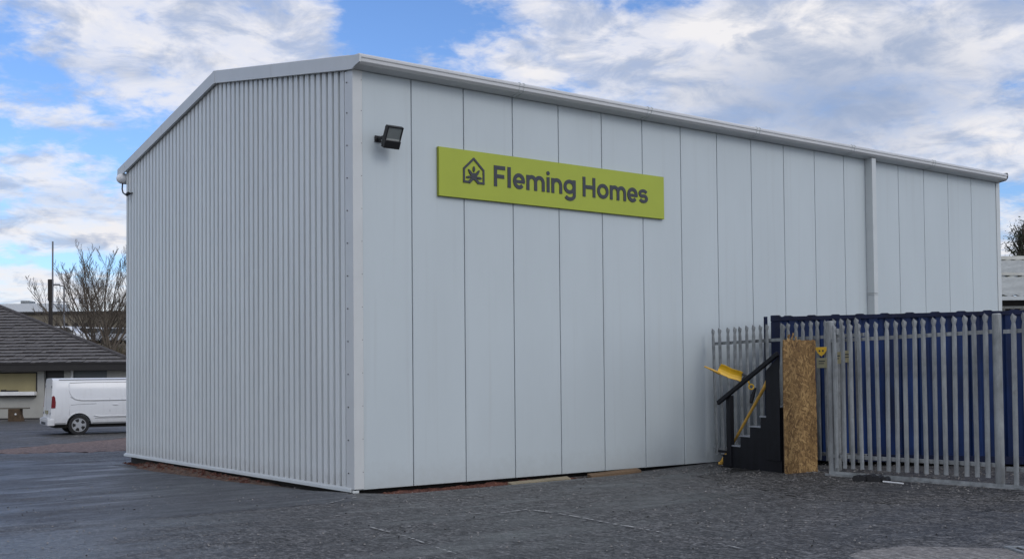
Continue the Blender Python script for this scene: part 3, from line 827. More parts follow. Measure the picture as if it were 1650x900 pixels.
# ------------------------------------------------------------------ palisade fences
def pale_mesh(H, w=.08):
    m = MB(); h = w / 2; f = .022
    cols = [(-h, .0), (-h * .42, -f), (h * .42, -f), (h, .0)]
    def row(z, s, zc=0.0, sp=0.0):
        r = []
        for i, (x, y) in enumerate(cols):
            r.append((x * s + (sp if i == 3 else -sp if i == 0 else 0), y, z + (zc if i in (1, 2) else 0)))
        return r
    rows = [row(0, 1), row(H - .20, 1), row(H - .13, .68), row(H - .075, 1.0, .0, .004)]
    for r in rows: m.v += r
    for j in range(3):
        for i in range(3):
            a = j * 4 + i; m.f.append((a, a + 1, a + 5, a + 4)); m.mi.append(0)
    b = 12
    m.v += [(-h * 1.15, .004, H - .045), (0, -f - .003, H), (h * 1.15, .004, H - .045), (0, -f, H - .075)]
    m.f += [(b, b + 1, 16), (b + 1, b + 2, 17), (b + 2, b + 3, 18), (b + 1, 17, 16), (b + 2, 18, 17)]
    m.mi += [0] * 5
    return m


def fence(name, A, B, ztop, zrail, zlow, zfoot, n, label, matk, first=.1, posts=(), channel=None, lean=None, group=None):
    A = Vector(A); B = Vector(B); d = B - A; L_ = Vector((d.x, d.y)).length
    rz = math.atan2(d.y, d.x)
    root = empty(name, (A.x, A.y, 0), rz, label, 'fence' if name != 'palisade_gate' else 'gate', group)
    # local +x along the fence; local -y faces the camera when the fence runs to -Y
    H = ztop - zfoot
    p0 = None
    for i in range(n):
        if p0 is None:
            p0 = pale_mesh(H).build('pale', M[matk], root, solid=.004, fix=False); o = p0
        else: o = shared(p0, root)
        t = first + (L_ - 2 * first) * i / (n - 1)
        zf = zfoot + rnd.uniform(-.008, .008) + (gz(A.x + d.x * t / L_, A.y + d.y * t / L_) - gz(A.x, A.y))
        o.location = (t + rnd.uniform(-.006, .006), -.035, zf)
        o.rotation_euler = (rnd.uniform(-.006, .006), rnd.uniform(-.008, .008), rnd.uniform(-.05, .05))
        if lean and i in lean: o.rotation_euler[1] = lean[i]
    dz = (gz(B.x, B.y) - gz(A.x, A.y))
    for zr, nm in ((zrail, 'top_rail'), (zlow, 'bottom_rail')):
        m = MB(); m.bar((-.05, .0, zr), (L_ + .05, .0, zr + dz), .03, .055); m.bar((-.05, .022, zr + .025), (L_ + .05, .022, zr + .025 + dz), .045, .006)
        m.build(nm, M[matk], root)
    return root, L_, dz


def post(root, x, z0, z1, w=.11, d=.11, y=0.03, matk='galv'):
    m = MB()
    m.tube([(x, y, z0), (x, y, z1 - .02), (x, y, z1)], [.062, .062, .05], 14)
    return m.build('post', M[matk], root, smooth=False)


# rear fence between the wall and the yard
fr, L_, dz = fence('palisade_fence', (7.66, -.22), (7.51, -3.62), 2.56, 2.27, .27, .16, 21, 'weathered grey palisade fence running from the flat wall behind the black steps', 'galv2', .05, lean={0: -.03, 1: -.015, 9: .10})
m = MB(); m.box(L_ - .62, L_ - .54, .04, .11, .0, 2.45); m.build('post', M['galv2'], fr, bevel=.004)
# front gate
gt, L_, dz = fence('palisade_gate', (6.732, -3.564), (6.46, -6.571), 2.47, 2.215, .36, .175, 17, 'galvanised palisade gate panel between two round posts in front of the blue container', 'galv', .14)
post(gt, 0, .0, 2.54); post(gt, L_, .04, 2.51)
m = MB(); m.box(.07, .12, .0, .05, .1, 2.2); m.build('hanging_stile', M['galv2'], gt)
m = MB(); m.bar((.0, -.10, .075), (L_ + 1.6, -.10, .12), .10, .012); m.bar((.0, -.05, .088), (L_ + 1.6, -.05, .133), .012, .07); m.bar((.0, -.15, .068), (L_ + 1.6, -.15, .113), .012, .05)
m.build('track_channel', M['galv'], gt)
g2, L2, dz2 = fence('palisade_fence', (6.44, -6.75), (6.17, -9.4), 2.50, 2.25, .36, .16, 15, 'galvanised palisade panel right of the second round post at the photo edge', 'galv', .12)
# second box bits behind the right-hand panel
m = MB(); m.tube([(.15, .35, .62), (.9, .35, .62)], .035, 8); m.box(.12, .75, .3, .5, .12, .45)
tag(m.build('trailer_stand', M['galv2'], None, bevel=.01), 'grey steel stand half hidden behind the right-hand palisade panel', 'stand')
o = bpy.data.objects['trailer_stand']; o.location = (6.75, -6.9, .05); o.rotation_euler = (0, 0, math.atan2(-2.65, -.27))
# black rubber stop and pale rod at the track
m = MB()
for (x, yv, r_) in ((0, 0, .085), (.10, .02, .10), (.22, .0, .085), (-.10, .01, .07), (.32, .01, .06)):
    m.tube([(x, yv - .08, .05), (x + .02, yv + .08, .055)], r_ * .75, 9)
o = tag(m.build('rubber_stop', M['black_pl'], None, smooth=False), 'crumpled black rubber lump on the ground before the gate track', 'rubber'); o.location = (6.10, -4.62, .055); o.rotation_euler[2] = R(-70)
m = MB(); m.tube([(6.08, -4.98, .092), (5.92, -5.42, .105)], .012, 8); tag(m.build('metal_rod', M['white_pl']), 'short pale metal rod lying beside the black rubber lump', 'rod')

# small plates on the rear fence
def plate(name, c, w, h, matk, label, cat, tri=False):
    e = empty(name, c, math.atan2(-4, -.12), label, cat)
    m = MB()
    if tri: m.prism([(-w / 2, h / 2), (w / 2, h / 2), (w * .25, -h * .15), (0, -h / 2), (-w * .25, -h * .15)], 'y', -.004, .004)
    else: m.box(-w / 2, w / 2, -.004, .004, -h / 2, h / 2)
    m.build('plate', M[matk], e)
    for q in (((-.05, -.02, .0, .03), (.02, .05, .0, .03)) if tri else ((-w * .3, w * .3, h * .12, h * .22), (-w * .3, w * .2, -h * .1, -h * .02))):
        m = MB(); m.box(q[0], q[1], -.006, -.0045, q[2], q[3]); m.build('mark', M['ink'], e)
    return e
plate('warning_plate', (7.43, -2.87, 2.06), .30, .16, 'yellow', 'small yellow warning plate on the rear fence between the board and the post', 'plate', True)
plate('notice_plate', (7.43, -2.88, 1.87), .22, .17, 'cream', 'small cream plate under the yellow one on the rear fence', 'plate')
plate('notice_plate', (7.43, -3.19, 1.95), .20, .2, 'cream', 'cream plate seen just right of the first round gate post', 'plate')
plate('notice_plate', (7.43, -3.40, 1.97), .18, .2, 'cream', 'cream plate seen between the gate pales, right of the other plates', 'plate')

# ------------------------------------------------------------------ container
ct = empty('shipping_container', (7.86, -1.42, .1), math.atan2(-.849, .528), 'dark blue corrugated steel container standing behind the palisade fence and gate', 'container')
CLN, CWD, CHT = 6.3, 2.44, 2.66
m = MB()
prof = []
x = .12
while x < CLN - .15:
    prof += [(x, .0), (x + .07, .0), (x + .105, .036), (x + .175, .036), (x + .21, 0)]
    x += .278
def wall(m, pr, fl=False):
    b = len(m.v)
    for (px, py) in pr: m.v += [(px, py, .14), (px, py, CHT - .09)]
    for i in range(len(pr) - 1):
        m.f.append((b + 2 * i, b + 2 * i + 2, b + 2 * i + 3, b + 2 * i + 1)); m.mi.append(0)
# local frame: container body lies on +y side (away from camera) 
wall(m, [(a, .02 + b) for a, b in prof]); m.build('side_wall', M['blue'], ct)
m = MB(); wall(m, [(a, CWD - .02 - b) for a, b in prof]); m.build('rear_wall', M['blue'], ct)
m = MB(); m.box(.10, .14, .1, CWD - .1, .14, CHT - .09); m.build('end_wall', M['blue'], ct)
m = MB(); m.box(CLN - .14, CLN - .1, .1, CWD - .1, .14, CHT - .09); m.build('end_wall', M['blue'], ct)
m = MB(); m.box(.1, CLN - .1, .06, CWD - .06, CHT - .06, CHT - .04)
i = 0
xx = .2
while xx < CLN - .2:
    m.prism([(xx, CHT - .04), (xx + .05, CHT - .012), (xx + .16, CHT - .012), (xx + .21, CHT - .04)], 'y', .01, CWD - .01); xx += .42
m.build('roof', M['blue_dark'], ct)
m = MB()
for yv in (0, CWD - .08):
    m.box(.16, CLN - .16, yv, yv + .08, CHT - .10, CHT - .03); m.box(.16, CLN - .16, yv, yv + .08, .02, .15)
m.build('rails', M['blue_dark'], ct)
for xv in (0, CLN - .16):
    for yv in (0, CWD - .16):
        m = MB(); m.box(xv, xv + .16, yv, yv + .16, .12, CHT - .12); m.build('corner_post', M['blue_dark'], ct, bevel=.008)
        m = MB(); m.box(xv - .004, xv + .164, yv - .004, yv + .164, CHT - .118, CHT + .0); m.build('corner_casting', M['blue_dark'], ct, bevel=.01); m = MB(); m.box(xv - .004, xv + .164, yv - .004, yv + .164, 0, .118); m.build('corner_casting', M['blue_dark'], ct, bevel=.01)
m = MB(); m.tube([(-.10, .05, .05), (-.10, .05, CHT - .02)], .035, 8); m.box(-.12, .0, .03, .07, CHT - .5, CHT - .46); m.build('door_bar', M['blue_dark'], ct)

# ------------------------------------------------------------------ black steps
O_ = Vector((6.552, -2.728, 0)); sd = Vector((.252, .968, 0))       # from upper end to lower end
st = empty('access_steps', (O_.x, O_.y, gz(O_.x, O_.y)), math.atan2(-sd.y, -sd.x), 'black painted steps with a sloping black handrail beside the strand board', 'steps')
# local +x = towards the upper end, origin at upper end, so lower end is x=-1.75; +y is away from the camera
W_ = .42
zs = [.19, .375, .56, .74, .92, 1.10]; xe = [-1.80, -1.53, -1.24, -.94, -.62, -.33, -.03]
m = MB()
poly = [(xe[0], 0)]
for i in range(6): poly += [(xe[i], zs[i] - .012), (xe[i + 1], zs[i] - .012)]
poly += [(xe[-1], 0)]
def sprism(y0, y1, name):
    m = MB()
    for i in range(6): m.box(xe[i], xe[i + 1] - (0.0 if i == 5 else .0), y0, y1, -.02, zs[i] - .012 )
    # build as column slices butted end to end
    return m.build(name, M['stair'], st)
sprism(0, .045, 'stringer'); sprism(W_ - .045, W_, 'stringer')
for i in range(6):
    m = MB(); m.box(xe[i] - .02, xe[i + 1] - .001, -.012, W_ + .01, zs[i] - .010, zs[i] + .012); m.build('tread', M['tread'] if i else M['stair'], st, bevel=.003)
    m = MB(); m.box(xe[i] + .002, xe[i] + .02, .047, W_ - .047, (zs[i - 1] + .014) if i else 0, zs[i] - .012); m.build('riser', M['stair'], st)
m = MB(); m.box(-1.64, -1.50, -.03, .05, 0, 1.27); m.build('newel_post', M['stair'], st, bevel=.005)
m = MB(); m.prism([(-.42, .2), (-.035, .2), (-.035, 1.95), (-.42, 1.70)], 'y', -.028, -.014); m.build('side_panel', M['stair'], st, bevel=.003)
m = MB(); m.bar((-1.86, -.055, 1.13), (-.02, -.055, 1.99), .05, .08); m.build('handrail', M['stair'], st, bevel=.008)
m = MB(); m.box(-2.12, -1.78, .1, .16, .22, .26); m.build('foot_bar', M['stair'], st)

# strand board panel
ob = empty('strand_board_panel', (6.40, -2.90, gz(6.5, -2.9)), R(-1), 'upright brown strand board sheet closing the end of the black steps', 'board')
m = MB()
nxp, nzp = 14, 30
vs = []
for j in range(nzp + 1):
    for i in range(nxp + 1):
        x = .80 * i / nxp; z = 2.2 * j / nzp
        wob = .012 * noise.noise(Vector((x * 2, z * 1.3, 0)))
        ex_ = (.012 * noise.noise(Vector((9, z * 4, i)))) if i in (0, nxp) else 0
        ez_ = .02 * noise.noise(Vector((x * 14, 3, 1))) + .012 if j == nzp else 0
        vs.append((x + ex_, wob, z + ez_))
m.add(vs, [(j * (nxp + 1) + i, j * (nxp + 1) + i + 1, (j + 1) * (nxp + 1) + i + 1, (j + 1) * (nxp + 1) + i) for j in range(nzp) for i in range(nxp)])
m.build('sheet', M['osb'], ob, solid=.022)
m = MB()
for (a, b) in (((.10, .0, 2.19), (.16, .0, 2.30)), ((.20, .0, 2.19), (.27, .01, 2.33)), ((.33, 0, 2.19), (.31, 0, 2.27)), ((.16, 0, 2.18), (.12, 0, 2.29))):
    m.bar(a, b, .012, .03)
m.build('splinter', M['osb'], ob)
m = MB(); m.box(.04, .09, .02, .06, 0, 2.1); m.box(.70, .75, .02, .06, 0, 2.1); m.build('batten', M['timber2'], ob)

# yellow shovels
sv = empty('yellow_shovel', (7.0, -1.0, 0), 0, 'yellow plastic shovel with broad blade caught above the black handrail', 'shovel')
def rel(p): return (p[0] - 7.0, p[1] + 1.0, p[2])
q = [(6.942, -1.032, 1.876), (7.267, -1.27, 1.715), (7.233, -1.238, 1.547), (6.881, -.979, 1.708)]
nrm = V2 * .02
m = MB(); n_ = 6
A0, A1, B1, B0 = [Vector(rel(p)) for p in q]
vs = []
for j in range(5):
    for i in range(n_ + 1):
        t = i / n_; s_ = j / 4
        p = A0.lerp(A1, t).lerp(B0.lerp(B1, t), s_) + V2 * (.035 * math.sin(math.pi * s_)) + Vector((0, 0, .008 * math.sin(t * 9)))
        vs.append(p)
m.add(vs, [(j * 7 + i, j * 7 + i + 1, j * 7 + i + 8, j * 7 + i + 7) for j in range(4) for i in range(6)])
m.build('blade', M['yellow'], sv, solid=.012)
m = MB(); m.tube([rel((6.70, -.848, 1.834)), rel((6.82, -.93, 1.77)), rel((6.93, -1.01, 1.70))], [.014, .02, .026], 8); m.build('handle', M['yellow_h'], sv, smooth=True)
m = MB(); m.tube([rel((7.25, -1.255, 1.70)), rel((7.29, -1.30, 1.66)), rel((7.25, -1.26, 1.58))], .028, 8); m.build('blade_grip', M['ink'], sv, smooth=True)
m = MB(); m.tube([rel((7.18, -1.44, 1.60)), rel((7.21, -1.46, 1.50))], .014, 8)
m.tube([rel(tuple(Vector((7.23, -1.48, 1.46)) + U2 * .045 * math.cos(t) + Vector((0, 0, .045 * math.sin(t))))) for t in [i * math.pi / 5 for i in range(11)]], .013, 6)
m.build('grip_ring', M['yellow'], sv, smooth=True)
lt = empty('long_handled_tool', (7.30, -.75, 0), 0, 'long orange-yellow handled tool leaning diagonally across the black steps', 'tool')
def rel2(p): return (p[0] - 7.30, p[1] + .75, p[2])
P0 = Vector((6.70, -2.40, 1.82)); P1 = Vector((6.74, -1.60, .63)); P2 = Vector((7.08, -.84, .09))
m = MB()
pa_ = Vector((7.19, -.97, .31)); pb_ = Vector((6.68, -2.50, 1.80)); pts = [tuple(pa_.lerp(pb_, t_)) for t_ in (0, .2, .45, .65, .76, .85, .94, 1)]
m.tube([rel2(p) for p in pts], [.024, .024, .026, .028, .030, .045, .04, .018], 10)
m.build('shaft', M['yellow_h'], lt, smooth=True)
m = MB(); a = Vector(rel2((7.19, -.97, .32))); b = Vector(rel2((7.09, -.88, .07)))
m.tube([a, a.lerp(b, .45) + Vector((0, 0, .01)), b], [.035, .03, .05], 8); m.tube([b + Vector((-.05, .04, -.0)), b + Vector((.05, -.04, 0))], .026, 8)
m.build('tool_head', M['yellow_h'], lt, smooth=True)
m = MB(); m.tube([rel2((6.60, -2.02, 1.20)), rel2((6.66, -2.0, 1.31)), rel2((6.72, -2.02, 1.45))], [.03, .04, .02], 8); m.build('dark_bracket', M['stair'], lt)

# ------------------------------------------------------------------ van
def van():
    e = empty('parked_van', (0, 0, 0), 0, 'white panel van parked before the tiled bungalow, half hidden by the shed', 'van')
    # local: x from rear (0) to front (5.2); y: 0 = near side skin, centre at 0.95; we use y in [-.95,.95], near side = -y
    secs = [(.36, .88), (.42, .94), (.60, .965), (.95, .975), (1.20, .955), (1.55, .905), (1.80, .85), (1.895, .79), (1.94, .66), (1.955, .3)]
    st_ = [(0.0, .955, 1.0, 0), (.03, .985, 1.0, 0), (.12, 1.0, 1.0, 0), (1.2, 1, 1, 0), (2.6, 1, 1, 0), (3.55, 1, .995, 0), (3.75, .99, .98, 0), (4.45, .96, .66, 1), (4.95, .92, .55, 1), (5.2, .85, .46, 1), (5.25, .80, .36, 1)]
    m = MB(); nS = len(secs) * 2
    for (x, ws, hs_, f_) in st_:
        ring = []
        for (z, hw) in secs:
            zz = .36 + (z - .36) * hs_; xx_ = x + (.10 * (z - .36) / 1.6 if x < .2 else 0)
            ring.append((xx_, -hw * ws, zz))
        ring += [(a_, -b_, c_) for (a_, b_, c_) in reversed(ring)]
        m.v += ring
    for i in range(len(st_) - 1):
        for k in range(nS):
            a = i * nS + k; b = i * nS + (k + 1) % nS
            m.f.append((a, b, b + nS, a + nS)); m.mi.append(0)
    m.f.append(tuple(range(nS))[::-1]); m.mi.append(0)
    m.f.append(tuple((len(st_) - 1) * nS + k for k in range(nS))); m.mi.append(0)
    body = m.build('body', M['van'], e)
    # wheel arches cut
    cut = MB()
    for xw in (.93, 4.12):
        for s in (-1, 1): cut.tube([(xw, s * 1.2, .335), (xw, s * .62, .335)], .405, 28)
    co = cut.build('cutter', M['dark'])
    md = body.modifiers.new('arch', 'BOOLEAN'); md.object = co; md.operation = 'DIFFERENCE'; md.solver = 'EXACT'
    bpy.context.view_layer.update()
    me = bpy.data.meshes.new_from_object(body.evaluated_get(bpy.context.evaluated_depsgraph_get()))
    body.modifiers.clear(); body.data = me; bpy.data.objects.remove(co)
    me.name = 'body'
    mb = body.modifiers.new('b', 'BEVEL'); mb.width = .02; mb.segments = 2; mb.limit_method = 'ANGLE'; mb.angle_limit = R(35)
    for p in me.polygons: p.use_smooth = True
    try: me.set_sharp_from_angle(angle=R(35))
    except Exception: pass
    # undertray
    m = MB(); m.box(.2, 5.0, -.75, .75, .24, .37); m.build('underbody', M['dark'], e)
    for xw in (.93, 4.12):
        for s in (-1, 1):
            w = MB(); w.tube([(0, -.11, 0), (0, -.105, 0), (0, .105, 0), (0, .11, 0)], [.30, .338, .338, .30], 28)
            wheel = w.build('wheel', M['tyre'], e); wheel.location = (xw, s * .84, .335)
            if s == 1: wheel.rotation_euler = (0, 0, math.pi)
            r_ = MB(); r_.tube([(0, -.116, 0), (0, -.108, 0)], [.10, .11], 16)
            for k in range(5):
                t = k * 2 * math.pi / 5 + .3
                for dt in (-.16, .16):
                    r_.bar((math.sin(t) * .07, -.117, math.cos(t) * .07), (math.sin(t + dt) * .225, -.114, math.cos(t + dt) * .225), .05, .012, (0, 1, 0))
            for k in range(24):
                t = k * 2 * math.pi / 24; t2 = (k + 1) * 2 * math.pi / 24
                r_.bar((math.sin(t) * .225, -.1125, math.cos(t) * .225), (math.sin(t2) * .225, -.1125, math.cos(t2) * .225), .02, .01, (0, 1, 0))
            r_.build('rim', M['alloy'], wheel)
    def side(x, z): # near side skin y
        for (a, b) in zip(secs, secs[1:]):
            if a[0] <= z <= b[0]:
                hw = a[1] + (b[1] - a[1]) * (z - a[0]) / (b[0] - a[0]); break
        else: hw = .95
        return -hw * (1.0 if x > .1 else .985)
    def line(name, pts, r_, matk, off=.002):
        m = MB(); m.tube([(x, side(x, z) - off, z) for x, z in pts], r_, 6); return m.build(name, M[matk], e, smooth=True)
    line('panel_crease', [(.62, 1.78), (.62, 1.60), (.64, 1.45), (.70, 1.33), (.82, 1.24), (1.0, 1.20), (1.4, 1.19), (3.4, 1.19)], .018, 'van', .004)
    line('panel_shadow', [(.66, 1.30), (.80, 1.205), (1.0, 1.165), (1.4, 1.155), (3.4, 1.155)], .010, 'vanline', -.006)  # dark lines here and below paint crease shading on the side
    line('panel_crease', [(.62, 1.78), (1.2, 1.80), (3.4, 1.80)], .010, 'vanline', -.004)
    line('panel_crease', [(.66, 1.03), (.9, 1.045), (1.5, 1.06)], .007, 'vanline', -.003)
    line('panel_crease', [(.62, .98), (.61, .7), (.62, .55)], .005, 'vanline', -.002)
    line('door_seam', [(1.95, .40), (1.95, .8), (1.95, 1.2), (1.95, 1.85)], .006, 'vanline', -.002)
    line('door_seam', [(3.12, .42), (3.12, 1.1), (3.12, 1.85)], .006, 'vanline', -.002)
    m = MB(); m.box(2.05, 2.22, -.995, -.97, 1.00, 1.05); m.build('door_handle', M['van'], e, bevel=.01)
    m = MB(); m.tube([(0.3, -.80, 1.9), (3.6, -.80, 1.9)], .012, 6); m.build('roof_channel', M['vanline'], e)
    line('side_moulding', [(1.42, .66), (1.6, .62), (3.4, .62)], .022, 'van', .004)
    line('rocker_seam', [(1.45, .56), (3.4, .56)], .009, 'vanline', -.005)
    m = MB()
    for k in range(13):
        t = R(6) + (math.pi - R(12)) * k / 12; t2 = t + (math.pi - R(12)) / 12
        if k < 12: m.bar((.93 + math.cos(t) * .425, -.972, .335 + math.sin(t) * .425), (.93 + math.cos(t2) * .425, -.972, .335 + math.sin(t2) * .425), .018, .02, (0, 1, 0))
    m.build('arch_lip', M['van'], e)
    # tail lights, bumper, rear doors
    for s in (-1, 1):
        m = MB()
        pl = [(.0, .93), (.135, .93), (.15, 1.12), (.13, 1.30), (.09, 1.36), (.03, 1.33)]
        n = len(pl)
        vs = [(.03 + x, s * (abs(side(.3, z)) + .012), z) for x, z in pl] + [(.03 + x, s * (abs(side(.3, z)) - .05), z) for x, z in pl]
        m.add(vs, [tuple(range(n)), tuple(range(n, 2 * n))[::-1]] + [(i, (i + 1) % n, (i + 1) % n + n, i + n) for i in range(n)])
        m.build('tail_light', M['redlamp'], e, bevel=.01)
    m = MB(); m.prism([(-.97, .33), (.97, .33), (.97, .56), (-.97, .56)], 'x', -.09, .14); m.box(-.07, .05, -.75, .75, .56, .60); m.build('rear_bumper', M['van'], e, bevel=.04, seg=3)
    m = MB(); m.box(-.004, .0, -.004, .004, .62, 1.85); m.build('rear_door_seam', M['vanline'], e)
    for s in (-1, 1):
        m = MB(); m.box(.008, .05, s * .80 - .02, s * .80 + .02, .7, .78); m.box(.06, .1, s * .80 - .02, s * .80 + .02, 1.62, 1.70); m.build('hinge', M['vanline'], e)
    m = MB(); m.box(-.012, .02, -.27, .27, .72, .84); m.build('number_plate', M['cream'], e)
    m = MB(); m.box(-.105, -.08, -.5, .5, .36, .45); m.build('bumper_inset', M['black_pl'], e)
    m = MB(); m.hexa([(3.0, -.975, 1.17), (3.75, -.97, 1.17), (3.75, -.955, 1.17), (3.0, -.955, 1.17)], [(3.0, -.90, 1.70), (3.55, -.90, 1.70), (3.55, -.87, 1.70), (3.0, -.87, 1.70)]); m.build('side_window', M['glass'], e)
    m = MB(); m.hexa([(4.50, -.78, 1.42), (4.50, .78, 1.42), (4.46, .78, 1.40), (4.46, -.78, 1.40)], [(3.80, -.68, 1.86), (3.80, .68, 1.86), (3.76, .68, 1.84), (3.76, -.68, 1.84)]); m.build('windscreen', M['glass'], e)
    for s in (-1, 1):
        m = MB(); m.box(4.95, 5.15, s * .62 - .12, s * .62 + .12, .72, .9); m.build('headlight', M['white_pl'], e, bevel=.03)
        m = MB(); m.box(3.70, 3.82, s * 1.06 - .07, s * 1.06 + .07, 1.12, 1.38); m.build('mirror', M['black_pl'], e, bevel=.02)
    return e


vn = van()
VA = R(30)
vh = U2 * math.cos(VA) + V2 * math.sin(VA)         # heading
# near rear corner at px ~80
near = LD(-15.78, 38.3)
perp = Vector((vh.y, -vh.x, 0))                     # right side of heading (camera side)
if perp.dot(V2) > 0: perp = -perp
org = near - perp * .97
vn.location = (org.x, org.y, gz(org.x, org.y) - .0)
vn.rotation_euler = (0, 0, math.atan2(vh.y, vh.x))

# ------------------------------------------------------------------ bungalow (local x = U2, y = V2)
bg = empty('bungalow', LD(-17.9, 53.4, -.25), ANG, 'low pale rendered bungalow with dark tiled hip roof behind the white van', 'house')
def bl(lat): return lat + 17.9
Z0 = 0.0; EZ = 2.67
# wall openings measured as lateral metres at depth 54
def LX(px, dep=54.0): return (px - 825) / FPX * dep + 17.9
fy = .6
m = MB()
a60, a71, a103, a113, a172, a202 = [LX(p) for p in (60, 71, 103, 113, 172, 202)]
m.box(-17, -15, fy, fy + .25, 0, EZ - .12)
m.box(-15, a60, fy, fy + .25, 0, 1.32)         # below beige window
m.box(-15, a60, fy, fy + .25, 2.30, EZ - .12)
m.box(a60, a71, fy, fy + .25, 0, EZ - .12)
m.box(a103, a113, fy, fy + .25, 0, EZ - .12)
m.box(a113, a172, fy, fy + .25, 0, 1.1); m.box(a172, -.45, fy, fy + .25, 0, EZ - .12)
m.box(-17, -7.5, 9.5, 9.7, 0, EZ - .12)
m.build('wall', M['render'], bg)
m = MB(); m.box(a71, a103, fy + .18, fy + .22, 0, EZ - .12); m.build('door', M['black_pl'], bg)
wf = MB(); wf.box(-15, a60, fy + .12, fy + .16, 1.32, 2.30); w_ = wf.build('window', M['beige'], bg)
m = MB(); m.box(a60 - .08, a60, fy + .03, fy + .115, 1.32, 2.30); m.box(-15, a60 - .08, fy + .03, fy + .115, 2.24, 2.30); m.build('frame', M['fascia'], w_)
for xx in (-12.6, -10.5, -8.6): 
    m = MB(); m.box(xx, xx + .03, fy + .09, fy + .118, 1.34, 2.24); m.build('mullion', M['beige'], w_)
m = MB(); m.box(-15, a60 - .02, fy - .28, fy - .003, 1.18, 1.36); m.build('window_sill', M['sill'], bg, bevel=.01)
m = MB(); m.box(-15, a60 - .05, fy - .22, fy - .003, 1.10, 1.18); m.build('sill_bracket', M['fascia'], bg)
wf = MB(); wf.box(a113, a172, fy + .12, fy + .16, 1.1, EZ - .12); w_ = wf.build('window', M['render2'], bg)
m = MB(); m.box(a113, a113 + .12, fy + .04, fy + .118, 1.1, EZ - .13); m.build('frame', M['sill'], w_)
m = MB(); m.box(-17, a71, fy - .05, fy - .002, 0.0, .09); m.build('plinth', M['fascia'], bg)
m = MB(); m.box(LX(8), LX(30), fy - .18, fy - .03, 1.361, 1.43); m.box(LX(4), LX(11), fy - .2, fy - .05, 1.361, 1.46); m.build('sill_items', M['fascia'], bg)
# roof: eave line y=0 from x=-17 to x=0; hip to ridge end (-10.5, 8)
rz_ = EZ + 3.42 - .06
m = MB(); m.box(-17, -.08, .02, fy + .1, EZ - .32, EZ - .02); m.build('fascia_eave_shade', M['fascia'], bg)  # black and extra tall: paints the shadow band under the eave
rows = 20
tl = MB()
for i in range(rows):
    t0 = i / rows; t1 = (i + 1) / rows + .012
    y0, y1 = 8 * t0, 8 * t1; z0 = EZ + (rz_ - EZ) * t0; z1 = EZ + (rz_ - EZ) * t1
    x0_, x1_ = -10.5 * t0, -10.5 * t1
    # split into small tiles with a slight random lift so the courses look uneven
    n = 60; w = 17 / n
    tl.cur = 0
    for k in range(n):
        xa_, xb_ = -17 + k * w, -17 + (k + 1) * w
        if xa_ > x0_: break
        xb0 = min(xb_, x0_); xb1 = min(xb_, x1_); xa1 = min(xa_, x1_)
        lf = .085 + rnd.uniform(-.02, .02)
        tl.cur = 0
        tl.add([(xa_, y0, z0 + lf), (xb0, y0, z0 + lf), (xb1, y1, z1 + .012), (xa1, y1, z1 + .012)], [(0, 1, 2, 3)])
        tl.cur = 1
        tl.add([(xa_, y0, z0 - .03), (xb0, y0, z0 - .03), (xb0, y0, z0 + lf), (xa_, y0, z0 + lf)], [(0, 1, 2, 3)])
tl.build('tiled_roof', [M['tile'], M['tile_e']], bg, fix=False)
m = MB(); m.add([(-.05, .05, EZ - .02), (-12.5, 16, EZ), (-10.5, 8, rz_ - .02)], [(0, 1, 2)]); m.add([(-12.5, 16, EZ), (-17, 16, EZ), (-17, 8, rz_), (-10.5, 8, rz_)], [(0, 1, 2, 3)]); m.build('rear_roof', M['tile'], bg, solid=.05)
m = MB(); m.tube([(.02, -.02, EZ + .05), (-10.5, 8, rz_ + .06)], .10, 8); m.tube([(-10.5, 8, rz_ + .06), (-17, 8, rz_ + .06)], .11, 8); m.build('hip_tiles', M['hipt'], bg)

# bench in front of the bungalow
bc = empty('plank_bench', LD(-22.85, 51.6, -.25), ANG, 'thin grey plank resting on a brown block before the bungalow wall', 'bench')
m = MB(); m.box(-.66, .60, -.16, .16, .60, .66); m.build('plank', M['plank'], bc, bevel=.01)
m = MB(); m.prism([(-.28, .0), (.36, .0), (.26, .34), (.26, .598), (-.28, .598)], 'y', -.18, .18); m.build('block', M['block'], bc, bevel=.02)
m = MB(); m.tube([(.08, -.185, .36), (.08, -.2, .36)], .045, 10); m.build('lamp', M['sill'], bc)

# ------------------------------------------------------------------ far left background
hm = MB(); lats = [-130 + i * 4 for i in range(31)]; deps = [74, 78, 82, 86, 90, 94, 98, 104, 110, 120, 140, 200, 300, 600]
def hz(dep, lat=0):
    pts = [(74, -.6), (80, 1.6), (90, 4.3), (98, 4.7), (112, 5.2), (250, 6), (600, 8)]
    for a, b in zip(pts, pts[1:]):
        if dep <= b[0]:
            return a[1] + (b[1] - a[1]) * (dep - a[0]) / (b[0] - a[0]) + .35 * noise.noise(Vector((lat * .15, dep * .15, 0))) * (dep > 78)
    return 8
for dpt in deps:
    for la in lats:
        p = LD(la, dpt, hz(dpt, la)); hm.v.append(tuple(p))
for j in range(len(deps) - 1):
    for i in range(len(lats) - 1):
        a = j * len(lats) + i; hm.f.append((a, a + 1, a + len(lats) + 1, a + len(lats))); hm.mi.append(0)
tag(hm.build('hillside', M['hill'], smooth=True, fix=False), kind='structure')

